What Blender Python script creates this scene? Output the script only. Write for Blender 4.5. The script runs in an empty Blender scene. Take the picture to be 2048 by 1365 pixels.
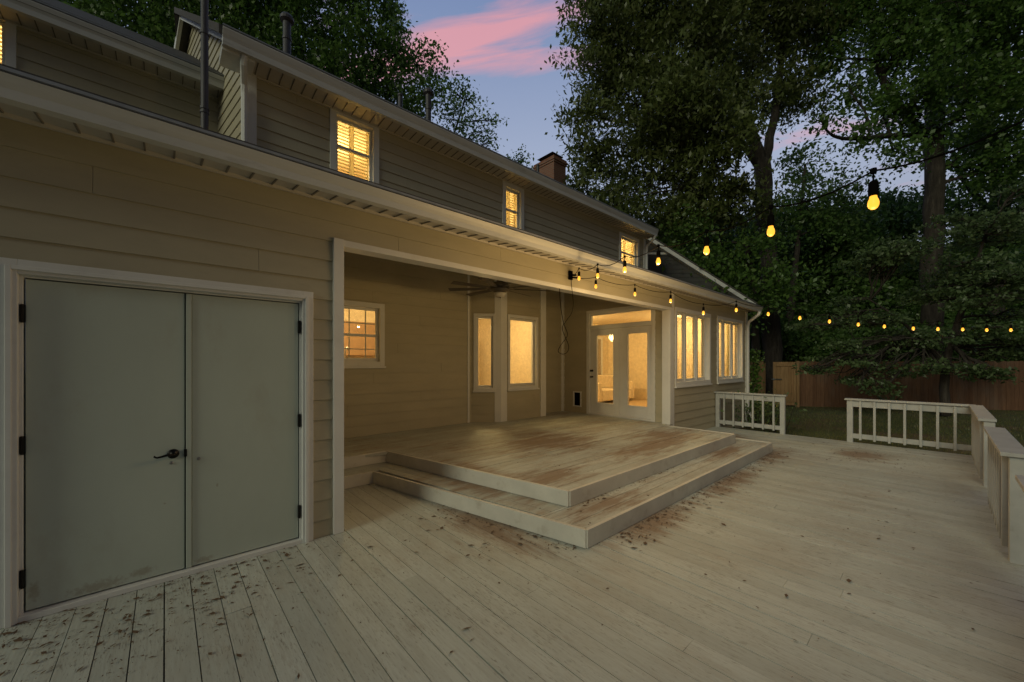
import bpy, math, random
import numpy as np
from mathutils import Vector, Matrix
random.seed(7)
R = math.radians
S = bpy.context.scene
COL = S.collection

# ------------------------------------------------------------------ camera
CF, CVX, CHY, CH = 772.0, 1882.5, 726.3, 1.56      # focal px (2048 wide), vanishing x, horizon y, eye height
CA = math.atan((CVX - 1024) / CF)
SA, CO = math.sin(CA), math.cos(CA)
cam_d = bpy.data.cameras.new('camera')
cam_d.sensor_width = 36
cam_d.lens = 36 * CF / 2048
cam_d.shift_y = (CHY - 682.5) / 2048
cam_d.clip_start = 0.05
cam_d.clip_end = 600
cam = bpy.data.objects.new('camera', cam_d)
COL.objects.link(cam)
cam.location = (0, 0, CH)
cam.rotation_euler = (R(90), 0, CA - R(90))
S.camera = cam

def at(x, y, d):
    """world point of photo pixel (2048x1365) at camera depth d (metres)"""
    r = (x - 1024) / CF
    return Vector(((r * SA + CO) * d, (-r * CO + SA) * d, CH + (CHY - y) / CF * d))

# ------------------------------------------------------------------ world, sun, exposure
SKY_BACK, SKY_FRONT = .16, 1.33
SUN_EL, SUN_AZ = R(21), R(268)
W = bpy.data.worlds.new('World')
S.world = W
W.use_nodes = True
wt = W.node_tree
for n in list(wt.nodes): wt.nodes.remove(n)
def wn(t, **k):
    n = wt.nodes.new(t)
    for a, b in k.items(): setattr(n, a, b)
    return n
wout = wn('ShaderNodeOutputWorld'); wbg = wn('ShaderNodeBackground')
sky = wn('ShaderNodeTexSky', sky_type='NISHITA', sun_disc=False)
sky.sun_elevation = SUN_EL; sky.sun_rotation = SUN_AZ
sky.air_density = 1.2; sky.dust_density = 0.8; sky.ozone_density = 2.0
sk = wn('ShaderNodeVectorMath', operation='SCALE'); sk.inputs['Scale'].default_value = 0.035
wt.links.new(sky.outputs[0], sk.inputs[0])
tc = wn('ShaderNodeTexCoord'); sx = wn('ShaderNodeSeparateXYZ')
wt.links.new(tc.outputs['Generated'], sx.inputs[0])
# dusk tint by height above the horizon
er = wn('ShaderNodeValToRGB')
wt.links.new(sx.outputs['Z'], er.inputs[0])
cr = er.color_ramp
cr.elements[0].position = 0.0; cr.elements[0].color = (.36, .36, .42, 1)
cr.elements[1].position = 1.0; cr.elements[1].color = (.11, .145, .19, 1)
e = cr.elements.new(.45); e.color = (.35, .405, .545, 1)
e = cr.elements.new(.70); e.color = (.175, .245, .43, 1)
mxs = wn('ShaderNodeMix', data_type='RGBA'); mxs.inputs[0].default_value = 0.75
wt.links.new(sk.outputs[0], mxs.inputs[6]); wt.links.new(er.outputs[0], mxs.inputs[7])
# pink cloud bands on a flat layer overhead
za = wn('ShaderNodeMath', operation='ADD'); za.inputs[1].default_value = 0.12
wt.links.new(sx.outputs['Z'], za.inputs[0])
dx = wn('ShaderNodeMath', operation='DIVIDE'); dy = wn('ShaderNodeMath', operation='DIVIDE')
wt.links.new(sx.outputs['X'], dx.inputs[0]); wt.links.new(za.outputs[0], dx.inputs[1])
wt.links.new(sx.outputs['Y'], dy.inputs[0]); wt.links.new(za.outputs[0], dy.inputs[1])
cv = wn('ShaderNodeCombineXYZ')
wt.links.new(dx.outputs[0], cv.inputs[0]); wt.links.new(dy.outputs[0], cv.inputs[1])
mp = wn('ShaderNodeMapping'); mp.inputs['Rotation'].default_value = (0, 0, R(38)); mp.inputs['Scale'].default_value = (2.6, .75, 1)
mp.inputs['Location'].default_value = (0.55, 0.2, 0)
wt.links.new(cv.outputs[0], mp.inputs[0])
nz = wn('ShaderNodeTexNoise'); nz.inputs['Scale'].default_value = 1.15; nz.inputs['Detail'].default_value = 7
nz.inputs['Roughness'].default_value = .52; nz.inputs['Distortion'].default_value = .35
wt.links.new(mp.outputs[0], nz.inputs[0])
cm = wn('ShaderNodeValToRGB'); cm.color_ramp.elements[0].position = .46; cm.color_ramp.elements[1].position = .68
wt.links.new(nz.outputs[0], cm.inputs[0])
mxc = wn('ShaderNodeMix', data_type='RGBA')
cmm = wn('ShaderNodeMath', operation='MULTIPLY'); cdot = wn('ShaderNodeVectorMath', operation='DOT_PRODUCT'); cdot.inputs[1].default_value = (.55, .62, .56)
cmr = wn('ShaderNodeMapRange'); cmr.inputs['From Min'].default_value = .45; cmr.inputs['From Max'].default_value = .85
wt.links.new(tc.outputs['Generated'], cdot.inputs[0]); wt.links.new(cdot.outputs['Value'], cmr.inputs['Value'])
def vdot(vec):
    n = wn('ShaderNodeVectorMath', operation='DOT_PRODUCT'); n.inputs[1].default_value = vec
    wt.links.new(tc.outputs['Generated'], n.inputs[0]); return n.outputs['Value']
def m2(op, a, b):
    n = wn('ShaderNodeMath', operation=op)
    for i, v in ((0, a), (1, b)):
        if isinstance(v, (int, float)): n.inputs[i].default_value = v
        else: wt.links.new(v, n.inputs[i])
    return n.outputs[0]
side = m2('DIVIDE', vdot((SA, -CO, 0)), m2('MAXIMUM', vdot((CO, SA, 0)), .05))      # azimuth along the north-east horizon
high = m2('DIVIDE', vdot((0, 0, 1)), m2('MAXIMUM', vdot((CO, SA, 0)), .05))         # height above it
def band(slope, h0, half, gain):
    d_ = m2('ABSOLUTE', m2('SUBTRACT', high, m2('ADD', m2('MULTIPLY', side, slope), h0)), 0)
    return m2('MULTIPLY', m2('MAXIMUM', m2('SUBTRACT', 1.0, m2('DIVIDE', d_, half)), 0), gain)
nzs = wn('ShaderNodeCombineXYZ'); wt.links.new(m2('ADD', side, m2('MULTIPLY', high, 1.6)), nzs.inputs[0]); wt.links.new(m2('MULTIPLY', m2('SUBTRACT', high, m2('MULTIPLY', side, .25)), 5.5), nzs.inputs[1])
nz2 = wn('ShaderNodeTexNoise'); nz2.inputs['Scale'].default_value = 2.6; nz2.inputs['Detail'].default_value = 8; nz2.inputs['Roughness'].default_value = .6; nz2.inputs['Distortion'].default_value = .5
wt.links.new(nzs.outputs[0], nz2.inputs[0])
bs = m2('ADD', band(.32, .88, .11, .42), m2('ADD', band(.02, .775, .06, .20), m2('ADD', band(-.25, .80, .22, .22), band(.1, .52, .08, .10))))
cmask = m2('MULTIPLY', m2('MAXIMUM', m2('SUBTRACT', m2('ADD', nz2.outputs[0], bs), .73), 0), 1.9)
cmask = m2('MINIMUM', cmask, .70)
wt.links.new(cmask, cmm.inputs[0]); wt.links.new(cmr.outputs[0], cmm.inputs[1])
wt.links.new(cmm.outputs[0], mxc.inputs[0]); wt.links.new(mxs.outputs[2], mxc.inputs[6])
mxc.inputs[7].default_value = (.66, .27, .28, 1)
# dusk: the sky is bright on the side where the sun went down, dim on the opposite side
gd_ = wn('ShaderNodeVectorMath', operation='DOT_PRODUCT'); gd_.inputs[1].default_value = (.60, .72, .35)
wt.links.new(tc.outputs['Generated'], gd_.inputs[0])
gr = wn('ShaderNodeMapRange'); gr.inputs['From Min'].default_value = -.1; gr.inputs['From Max'].default_value = .85
gr.inputs['To Min'].default_value = SKY_BACK; gr.inputs['To Max'].default_value = SKY_FRONT
gr.interpolation_type = 'SMOOTHSTEP'
wt.links.new(gd_.outputs['Value'], gr.inputs['Value'])
wt.links.new(mxc.outputs[2], wbg.inputs[0]); wt.links.new(gr.outputs[0], wbg.inputs[1])
wt.links.new(wbg.outputs[0], wout.inputs[0])

sun_d = bpy.data.lights.new('sun', 'SUN'); sun_d.energy = 0.95; sun_d.angle = R(24); sun_d.color = (1, 1, .74)
sun = bpy.data.objects.new('sun', sun_d); COL.objects.link(sun)
sun.rotation_euler = Vector((1.0, .16, -.42)).to_track_quat('-Z', 'Y').to_euler()
S.view_settings.view_transform = 'Standard'; S.view_settings.look = 'None'
S.view_settings.gamma = 1; S.view_settings.exposure = 0.0
S.cycles.max_bounces = 8; S.cycles.transparent_max_bounces = 16
S.cycles.caustics_reflective = False; S.cycles.caustics_refractive = False
S.cycles.sample_clamp_indirect = 4.0
S.cycles.use_denoising = True

# ------------------------------------------------------------------ helpers
def tag(o, label=None, cat=None, group=None, kind=None):
    if label: o['label'] = label
    if cat: o['category'] = cat
    if group: o['group'] = group
    if kind: o['kind'] = kind
    return o

def empty(name, loc=(0, 0, 0), label=None, cat=None, group=None):
    o = bpy.data.objects.new(name, None); COL.objects.link(o); o.location = loc
    o.empty_display_size = .2
    return tag(o, label, cat, group)

class MB:
    """collects faces for ONE mesh"""
    def __init__(s): s.v = []; s.f = []
    def add(s, vs, fs):
        b = len(s.v); s.v += [tuple(v) for v in vs]; s.f += [tuple(i + b for i in f) for f in fs]; return s
    def hexa(s, a):
        return s.add(a, [(0, 3, 2, 1), (4, 5, 6, 7), (0, 1, 5, 4), (1, 2, 6, 5), (2, 3, 7, 6), (3, 0, 4, 7)])
    def box(s, x0, x1, y0, y1, z0, z1):
        return s.hexa([(x0, y0, z0), (x1, y0, z0), (x1, y1, z0), (x0, y1, z0), (x0, y0, z1), (x1, y0, z1), (x1, y1, z1), (x0, y1, z1)])
    def obox(s, fr, u0, u1, n0, n1, z0, z1):
        P = fr.p
        return s.hexa([P(u0, n0, z0), P(u1, n0, z0), P(u1, n1, z0), P(u0, n1, z0), P(u0, n0, z1), P(u1, n0, z1), P(u1, n1, z1), P(u0, n1, z1)])
    def prism(s, poly, z0, z1):
        n = len(poly)
        vs = [(p[0], p[1], z0) for p in poly] + [(p[0], p[1], z1) for p in poly]
        return s.add(vs, [tuple(range(n))[::-1], tuple(range(n, 2 * n))] + [(i, (i + 1) % n, n + (i + 1) % n, n + i) for i in range(n)])
    def extrude(s, prof, a, b, upv=(0, 0, 1), side=None):
        """profile of (side, up) points swept from a to b"""
        a = Vector(a); b = Vector(b); side = Vector(side); upv = Vector(upv); n = len(prof)
        vs = [a + side * p + upv * q for p, q in prof] + [b + side * p + upv * q for p, q in prof]
        return s.add(vs, [tuple(range(n))[::-1], tuple(range(n, 2 * n))] + [(i, (i + 1) % n, n + (i + 1) % n, n + i) for i in range(n)])
    def tube(s, pts, rad, seg=8, cap=True):
        pts = [Vector(p) for p in pts]; n = len(pts)
        if not hasattr(rad, '__len__'): rad = [rad] * n
        prev = None; base = len(s.v)
        for i, p in enumerate(pts):
            t = (pts[min(i + 1, n - 1)] - pts[max(i - 1, 0)])
            if t.length < 1e-9: t = Vector((0, 0, 1))
            t.normalize()
            if prev is None:
                u = t.orthogonal().normalized()
            else:
                u = prev - t * prev.dot(t)
                u = u.normalized() if u.length > 1e-6 else t.orthogonal().normalized()
            prev = u; w = t.cross(u)
            for k in range(seg):
                a = 2 * math.pi * k / seg
                s.v.append(tuple(p + (u * math.cos(a) + w * math.sin(a)) * rad[i]))
        for i in range(n - 1):
            for k in range(seg):
                a = base + i * seg + k; b = base + i * seg + (k + 1) % seg
                s.f.append((a, b, b + seg, a + seg))
        if cap:
            s.f.append(tuple(base + k for k in range(seg))[::-1]); s.f.append(tuple(base + (n - 1) * seg + k for k in range(seg)))
        return s
    def lathe(s, c, prof, seg=16, axis='z'):
        c = Vector(c); base = len(s.v)
        for r, h in prof:
            for k in range(seg):
                a = 2 * math.pi * k / seg; x, y = r * math.cos(a), r * math.sin(a)
                v = {'z': (x, y, h), 'y': (x, h, y), 'x': (h, x, y)}[axis]
                s.v.append(tuple(c + Vector(v)))
        for i in range(len(prof) - 1):
            for k in range(seg):
                a = base + i * seg + k; b = base + i * seg + (k + 1) % seg
                s.f.append((a, b, b + seg, a + seg))
        s.f.append(tuple(base + k for k in range(seg))); s.f.append(tuple(base + (len(prof) - 1) * seg + k for k in range(seg)))
        return s
    def build(s, name, mat, parent=None, bevel=0, smooth=False, recalc=True):
        me = bpy.data.meshes.new(name); me.from_pydata(s.v, [], s.f); me.update()
        if recalc:
            import bmesh
            bm = bmesh.new(); bm.from_mesh(me); bmesh.ops.recalc_face_normals(bm, faces=bm.faces); bm.to_mesh(me); bm.free()
        me.materials.append(mat)
        o = bpy.data.objects.new(name, me); COL.objects.link(o)
        if parent:
            o.parent = parent
            o.location = -world_loc(parent)
        if smooth: me.polygons.foreach_set('use_smooth', [True] * len(me.polygons))
        if bevel:
            m = o.modifiers.new('bevel', 'BEVEL'); m.width = bevel; m.segments = 2; m.limit_method = 'ANGLE'; m.angle_limit = R(50)
        return o

def world_loc(o):
    v = Vector((0, 0, 0))
    while o: v = v + o.location; o = o.parent
    return v

class Frame:
    """a wall frame: origin o, u along the wall, n outwards"""
    def __init__(s, o, u, n): s.o = Vector((o[0], o[1], 0)); s.u = Vector((u[0], u[1], 0)).normalized(); s.n = Vector((n[0], n[1], 0)).normalized()
    def p(s, u, n, z): v = s.o + s.u * u + s.n * n; return (v.x, v.y, z)

# ------------------------------------------------------------------ materials
def mat(name):
    m = bpy.data.materials.new(name); m.use_nodes = True
    nt = m.node_tree
    for n in list(nt.nodes): nt.nodes.remove(n)
    out = nt.nodes.new('ShaderNodeOutputMaterial'); b = nt.nodes.new('ShaderNodeBsdfPrincipled')
    nt.links.new(b.outputs[0], out.inputs[0])
    return m, nt, b, out

def N(nt, t, **k):
    n = nt.nodes.new(t)
    for a, b in k.items(): setattr(n, a, b)
    return n

def noise(nt, scale, detail=4, rough=.55, vec=None, mscale=None, loc=(0, 0, 0)):
    t = N(nt, 'ShaderNodeTexCoord'); src = t.outputs['Object']
    if mscale:
        m = N(nt, 'ShaderNodeMapping'); m.inputs['Scale'].default_value = mscale; m.inputs['Location'].default_value = loc
        nt.links.new(src, m.inputs[0]); src = m.outputs[0]
    n = N(nt, 'ShaderNodeTexNoise'); n.inputs['Scale'].default_value = scale; n.inputs['Detail'].default_value = detail; n.inputs['Roughness'].default_value = rough
    nt.links.new(src, n.inputs['Vector'])
    return n.outputs[0]

def ramp(nt, src, stops):
    r = N(nt, 'ShaderNodeValToRGB'); c = r.color_ramp
    c.elements[0].position = stops[0][0]; c.elements[0].color = (*stops[0][1], 1)
    c.elements[1].position = stops[-1][0]; c.elements[1].color = (*stops[-1][1], 1)
    for p, col in stops[1:-1]:
        e = c.elements.new(p); e.color = (*col, 1)
    nt.links.new(src, r.inputs[0]); return r.outputs[0]

def mix(nt, fac, a, b, mode='MIX'):
    m = N(nt, 'ShaderNodeMix', data_type='RGBA', blend_type=mode)
    for i, v in ((0, fac), (6, a), (7, b)):
        if hasattr(v, 'is_output') or hasattr(v, 'links'): nt.links.new(v, m.inputs[i])
        elif isinstance(v, tuple): m.inputs[i].default_value = (*v, 1)
        else: m.inputs[i].default_value = v
    return m.outputs[2]

def bump(nt, b, src, strength=.3, dist=.01):
    n = N(nt, 'ShaderNodeBump'); n.inputs['Strength'].default_value = strength; n.inputs['Distance'].default_value = dist
    nt.links.new(src, n.inputs['Height']); nt.links.new(n.outputs[0], b.inputs['Normal'])

def paint(name, col, rough=.5, var=.12, scale=3, bmp=.15, dirt=(.25, .22, .17), dirtamt=.25, mscale=None, fine=60):
    m, nt, b, _ = mat(name)
    n1 = noise(nt, scale, 6, .6, mscale=mscale)
    c0 = tuple(v * (1 - var) for v in col); c1 = tuple(min(1, v * (1 + var)) for v in col)
    base = ramp(nt, n1, [(.3, c0), (.7, c1)])
    n2 = noise(nt, scale * 2.3, 8, .7, mscale=mscale, loc=(3, 1, 7))
    f = ramp(nt, n2, [(.55, (0, 0, 0)), (.8, (dirtamt,) * 3)])
    base = mix(nt, f, base, dirt)
    nt.links.new(base, b.inputs['Base Color'])
    b.inputs['Roughness'].default_value = rough
    bump(nt, b, noise(nt, fine, 4, mscale=mscale), bmp, .004)
    return m

def plain(name, col, rough=.5, metal=0, bmp=0):
    m, nt, b, _ = mat(name)
    n1 = noise(nt, 12, 5)
    nt.links.new(ramp(nt, n1, [(.3, tuple(v * .85 for v in col)), (.7, tuple(min(1, v * 1.12) for v in col))]), b.inputs['Base Color'])
    b.inputs['Roughness'].default_value = rough; b.inputs['Metallic'].default_value = metal
    if bmp: bump(nt, b, noise(nt, 80, 3), bmp, .003)
    return m

def emis(name, col, st):
    m, nt, b, out = mat(name)
    b.inputs['Base Color'].default_value = (.05, .03, .01, 1)
    b.inputs['Emission Color'].default_value = (*col, 1); b.inputs['Emission Strength'].default_value = st
    return m

def glass(name, spec=.12):
    m, nt, b, out = mat(name)
    nt.nodes.remove(b)
    t = N(nt, 'ShaderNodeBsdfTransparent'); g = N(nt, 'ShaderNodeBsdfGlossy'); g.inputs['Roughness'].default_value = .02
    t.inputs[0].default_value = (.93, .95, .93, 1)
    geo = N(nt, 'ShaderNodeNewGeometry'); dt = N(nt, 'ShaderNodeVectorMath', operation='DOT_PRODUCT')
    nt.links.new(geo.outputs['Incoming'], dt.inputs[0]); nt.links.new(geo.outputs['Normal'], dt.inputs[1])
    ab = N(nt, 'ShaderNodeMath', operation='ABSOLUTE'); nt.links.new(dt.outputs['Value'], ab.inputs[0])
    om = N(nt, 'ShaderNodeMath', operation='SUBTRACT'); om.inputs[0].default_value = 1; nt.links.new(ab.outputs[0], om.inputs[1])
    pw = N(nt, 'ShaderNodeMath', operation='POWER'); pw.inputs[1].default_value = 5; nt.links.new(om.outputs[0], pw.inputs[0])
    ma = N(nt, 'ShaderNodeMath', operation='MULTIPLY_ADD'); ma.inputs[1].default_value = .96; ma.inputs[2].default_value = .04; nt.links.new(pw.outputs[0], ma.inputs[0])
    mx = N(nt, 'ShaderNodeMixShader')
    nt.links.new(ma.outputs[0], mx.inputs[0]); nt.links.new(t.outputs[0], mx.inputs[1]); nt.links.new(g.outputs[0], mx.inputs[2])
    nt.links.new(mx.outputs[0], out.inputs[0])
    return m

def deck_mat(name, along, brown, seed, spots_=()):
    """old white deck paint: grain along the board, flaked specks, tannin stains"""
    m, nt, b, _ = mat(name)
    sc = (1, .05, 1) if along == 'y' else (.05, 1, 1)
    sf = (1, .22, 1) if along == 'y' else (.22, 1, 1)
    geo = N(nt, 'ShaderNodeNewGeometry')
    base = ramp(nt, geo.outputs['Random Per Island'], [(0, (.465, .50, .46)), (.5, (.52, .555, .51)), (1, (.57, .61, .565))])
    grain = noise(nt, 70, 5, .6, mscale=sc)
    base = mix(nt, ramp(nt, grain, [(.42, (0, 0, 0)), (.72, (.45,) * 3)]), base, (.33, .315, .27))
    # brown tannin stains in broad soft patches
    st = noise(nt, .9, 6, .62, loc=(seed, 2, 0), mscale=(1, 1, 1))
    stm = ramp(nt, st, [(.50 - brown * .12, (0, 0, 0)), (.72, (min(1, .25 + brown),) * 3)])
    st2 = noise(nt, 9, 7, .7, loc=(seed, 5, 0), mscale=sf)
    stm2 = ramp(nt, st2, [(.40, (0, 0, 0)), (.62, (1, 1, 1))])
    base = mix(nt, mix(nt, 1.0, stm, stm2, 'MULTIPLY'), base, (.30, .19, .105))
    # flaked-off paint: small elongated specks of bare grey wood
    fl = noise(nt, 34, 8, .68, loc=(seed, 9, 0), mscale=sf)
    dens = noise(nt, .55, 3, .5, loc=(seed + 4, 1, 0), mscale=(1, 1, 1))
    ad = N(nt, 'ShaderNodeMath', operation='MULTIPLY_ADD'); ad.inputs[1].default_value = .22
    nt.links.new(dens, ad.inputs[0]); nt.links.new(fl, ad.inputs[2])
    flm = ramp(nt, ad.outputs[0], [(.715, (0, 0, 0)), (.80, (.62,) * 3)])
    base = mix(nt, flm, base, (.17, .135, .10))
    # fine hairline checks and pin-holes in the paint
    hc = noise(nt, 120, 7, .75, loc=(seed, 4, 2), mscale=((1, .12, 1) if along == 'y' else (.12, 1, 1)))
    dn = noise(nt, 2.2, 5, .6, loc=(seed, 7, 1))
    ha = N(nt, 'ShaderNodeMath', operation='MULTIPLY_ADD'); ha.inputs[1].default_value = .20; nt.links.new(dn, ha.inputs[0]); nt.links.new(hc, ha.inputs[2])
    base = mix(nt, ramp(nt, ha.outputs[0], [(.66, (0, 0, 0)), (.74, (.75,) * 3)]), base, (.15, .125, .095))
    # scuffed greyer paint
    sc_ = noise(nt, 3.5, 7, .7, loc=(seed, 11, 1), mscale=sf)
    base = mix(nt, ramp(nt, sc_, [(.42, (0, 0, 0)), (.68, (.5,) * 3)]), base, (.36, .37, .33))
    # brown leaf-tannin stains where litter collects
    tcx = N(nt, 'ShaderNodeTexCoord')
    tot = None
    for (cx_, cy_, rx_, ry_) in spots_:
        mpp = N(nt, 'ShaderNodeMapping'); mpp.inputs['Location'].default_value = (-cx_ / rx_, -cy_ / ry_, 0); mpp.inputs['Scale'].default_value = (1 / rx_, 1 / ry_, 0)
        gr_ = N(nt, 'ShaderNodeTexGradient', gradient_type='SPHERICAL'); nt.links.new(tcx.outputs['Object'], mpp.inputs[0]); nt.links.new(mpp.outputs[0], gr_.inputs[0])
        if tot is None: tot = gr_.outputs['Fac']
        else:
            mm_ = N(nt, 'ShaderNodeMath', operation='MAXIMUM'); nt.links.new(tot, mm_.inputs[0]); nt.links.new(gr_.outputs['Fac'], mm_.inputs[1]); tot = mm_.outputs[0]
    if tot is not None:
        sn = noise(nt, 7, 8, .72, loc=(seed, 3, 0), mscale=sf)
        aa = N(nt, 'ShaderNodeMath', operation='MULTIPLY_ADD'); aa.inputs[1].default_value = .42; nt.links.new(tot, aa.inputs[0]); nt.links.new(sn, aa.inputs[2])
        base = mix(nt, ramp(nt, aa.outputs[0], [(.60, (0, 0, 0)), (.82, (.75,) * 3)]), base, (.21, .125, .07))
    nt.links.new(base, b.inputs['Base Color'])
    b.inputs['Roughness'].default_value = .62; b.inputs['Specular IOR Level'].default_value = .3
    h = mix(nt, .5, grain, flm)
    bump(nt, b, h, .35, .004)
    return m

M = {}
M['siding'] = paint('tan_vinyl_siding', (.435, .395, .285), .55, .08, 1.2, .12, dirtamt=.28, mscale=(1, 1, 3))
M['dark_siding'] = paint('dark_grey_siding', (.065, .065, .062), .6, .12, 1.5, .12)
M['trim'] = paint('white_trim', (.70, .70, .68), .45, .05, 2.5, .1, dirtamt=.18)
M['gutter'] = paint('white_gutter_metal', (.60, .61, .60), .4, .08, 1.4, .05, dirt=(.16, .15, .13), dirtamt=.55, mscale=(.5, 1, 3))
M['gutter_lip'] = plain('gutter_lip_grey', (.33, .35, .38), .35, .3)
M['soffit'] = paint('vinyl_soffit', (.56, .53, .48), .55, .05, 2, .05)
M['door'] = paint('painted_steel_door', (.485, .54, .475), .45, .07, 1.3, .25, dirt=(.38, .36, .29), dirtamt=.5, mscale=(1, 1, .5), fine=14)
def door_rust(m):
    nt = m.node_tree; b = nt.nodes['Principled BSDF']; src = b.inputs['Base Color'].links[0].from_socket; t = N(nt, 'ShaderNodeTexCoord'); tot = None
    for (x_, z_, rx_, rz_) in ((-.60, .15, .05, .10), (-.33, .08, .22, .06), (-.12, .10, .10, .05), (.22, .07, .10, .04), (.0, .55, .015, .012), (.3, .62, .012, .02)):
        p = N(nt, 'ShaderNodeMapping'); p.inputs['Location'].default_value = (-x_ / rx_, 0, -z_ / rz_); p.inputs['Scale'].default_value = (1 / rx_, 0, 1 / rz_)
        g_ = N(nt, 'ShaderNodeTexGradient', gradient_type='SPHERICAL'); nt.links.new(t.outputs['Object'], p.inputs[0]); nt.links.new(p.outputs[0], g_.inputs[0])
        if tot is None: tot = g_.outputs['Fac']
        else:
            q = N(nt, 'ShaderNodeMath', operation='MAXIMUM'); nt.links.new(tot, q.inputs[0]); nt.links.new(g_.outputs['Fac'], q.inputs[1]); tot = q.outputs[0]
    a_ = N(nt, 'ShaderNodeMath', operation='MULTIPLY_ADD'); a_.inputs[1].default_value = .5
    nt.links.new(tot, a_.inputs[0]); nt.links.new(noise(nt, 38, 6, .7), a_.inputs[2])
    nt.links.new(mix(nt, ramp(nt, a_.outputs[0], [(.66, (0, 0, 0)), (.88, (.45,) * 3)]), src, (.24, .17, .10)), b.inputs['Base Color'])
door_rust(M['door'])
M['black'] = plain('oil_rubbed_bronze', (.018, .016, .015), .35, .7)
M['rubber'] = plain('black_rubber', (.006, .0055, .005), 1.0); M['rubber'].node_tree.nodes['Principled BSDF'].inputs['Specular IOR Level'].default_value = 0
M['nickel'] = plain('brushed_nickel', (.35, .34, .33), .35, .9)
M['bronze'] = plain('fan_bronze', (.17, .145, .12), .45, .4)
M['blade'] = plain('fan_blade_grey_wood', (.11, .095, .08), .55)
M['frost'] = plain('frosted_glass_bowl', (.6, .58, .54), .3)
M['deck'] = deck_mat('deck_paint_main', 'y', .22, 1.7, ((3.6, 1.9, 1.3, .35), (5.6, 1.85, 1.6, .30), (7.6, 1.9, 1.2, .4), (2.35, 3.0, .5, 1.2), (8.8, .9, .9, .6), (8.9, 3.0, .8, .7)))
M['porch'] = deck_mat('deck_paint_porch', 'x', 1.0, 8.3, ((3.2, 2.9, .9, .5), (5.6, 2.9, 1.8, .5), (2.7, 3.6, .4, 1.2), (6.5, 3.2, 1.2, .8), (4.6, 4.2, 1.6, 1.0), (3.3, 2.25, 1.0, .3), (6.6, 2.3, 1.2, .25)))
M['rail'] = paint('weathered_white_rail', (.40, .41, .405), .6, .1, 5, .35, dirt=(.24, .22, .2), dirtamt=.6)
M['riser'] = paint('step_fascia_paint', (.58, .56, .50), .55, .1, 2.5, .3, dirt=(.28, .22, .15), dirtamt=.6)
M['shingle'] = plain('asphalt_shingle', (.075, .07, .068), .9, 0, .5)
M['glass'] = glass('window_glass')
M['wall_in'] = plain('cream_interior_wall', (.74, .62, .44), .8)
M['floor_in'] = plain('interior_floor', (.42, .30, .18), .6)
M['sofa'] = plain('beige_fabric', (.66, .55, .4), .9)
M['wood_in'] = plain('interior_brown_wood', (.28, .17, .09), .6)
M['art'] = plain('framed_print', (.33, .28, .22), .6)
M['lamp'] = emis('lamp_glow', (1, .62, .28), 3.0)
M['bulb'] = emis('filament_bulb_glow', (1.0, .43, .035), 1.75)
M['pvc'] = plain('dark_vent_pipe', (.06, .058, .07), .5)
M['wood_dark'] = plain('dark_timber', (.05, .045, .04), .9)  # one even dark brown for joists, chimney cap and door sheet
M['groove_shade'] = plain('soffit_groove_shade', (.20, .185, .165), .8)
M['litter'] = plain('dry_leaf_bits', (.12, .075, .045), .8)

def shutter_mat():
    m, nt, b, out = mat('white_shutter_louvre')
    b.inputs['Base Color'].default_value = (.8, .76, .62, 1)
    t = N(nt, 'ShaderNodeBsdfTranslucent'); t.inputs[0].default_value = (.85, .78, .55, 1)
    mx = N(nt, 'ShaderNodeMixShader'); mx.inputs[0].default_value = .6
    nt.links.new(b.outputs[0], mx.inputs[1]); nt.links.new(t.outputs[0], mx.inputs[2]); nt.links.new(mx.outputs[0], out.inputs[0])
    return m
M['shutter'] = shutter_mat()

def brick_mat():
    m, nt, b, _ = mat('red_brown_brick')
    t = N(nt, 'ShaderNodeTexCoord'); mp = N(nt, 'ShaderNodeMapping'); mp.inputs['Rotation'].default_value = (R(90), 0, 0)
    sx = N(nt, 'ShaderNodeSeparateXYZ'); nt.links.new(t.outputs['Object'], sx.inputs[0])
    ad = N(nt, 'ShaderNodeMath', operation='ADD'); nt.links.new(sx.outputs[0], ad.inputs[0]); nt.links.new(sx.outputs[1], ad.inputs[1])
    cx = N(nt, 'ShaderNodeCombineXYZ'); nt.links.new(ad.outputs[0], cx.inputs[0]); nt.links.new(sx.outputs[2], cx.inputs[1])
    br = N(nt, 'ShaderNodeTexBrick'); nt.links.new(cx.outputs[0], br.inputs[0])
    br.inputs['Scale'].default_value = 1; br.inputs['Brick Width'].default_value = .21; br.inputs['Row Height'].default_value = .075
    br.inputs['Mortar Size'].default_value = .008
    br.inputs[1].default_value = (.20, .085, .055, 1); br.inputs[2].default_value = (.27, .12, .075, 1); br.inputs[3].default_value = (.22, .19, .16, 1)
    nt.links.new(br.outputs[0], b.inputs['Base Color']); b.inputs['Roughness'].default_value = .9
    bump(nt, b, br.outputs[1], -.6, .01)
    return m
M['brick'] = brick_mat()

def fence_mat(name, a, c):
    m, nt, b, _ = mat(name)
    geo = N(nt, 'ShaderNodeNewGeometry')
    base = ramp(nt, geo.outputs['Random Per Island'], [(0, a), (1, c)])
    g = noise(nt, 30, 6, .65, mscale=(1, 1, .08))
    base = mix(nt, ramp(nt, g, [(.4, (0, 0, 0)), (.7, (.6,) * 3)]), base, tuple(v * .5 for v in a))
    s = noise(nt, 1.2, 5, .6, mscale=(1, 1, .5))
    base = mix(nt, ramp(nt, s, [(.5, (0, 0, 0)), (.75, (.5,) * 3)]), base, (.20, .17, .14))
    nt.links.new(base, b.inputs['Base Color']); b.inputs['Roughness'].default_value = .85
    bump(nt, b, g, .4, .006)
    return m
M['fence'] = fence_mat('cedar_fence_boards', (.17, .082, .045), (.24, .125, .07))
M['gate'] = fence_mat('tan_cedar_boards', (.30, .17, .075), (.38, .23, .11))  # lighter tan than the long fence, for gate and short panel

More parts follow.
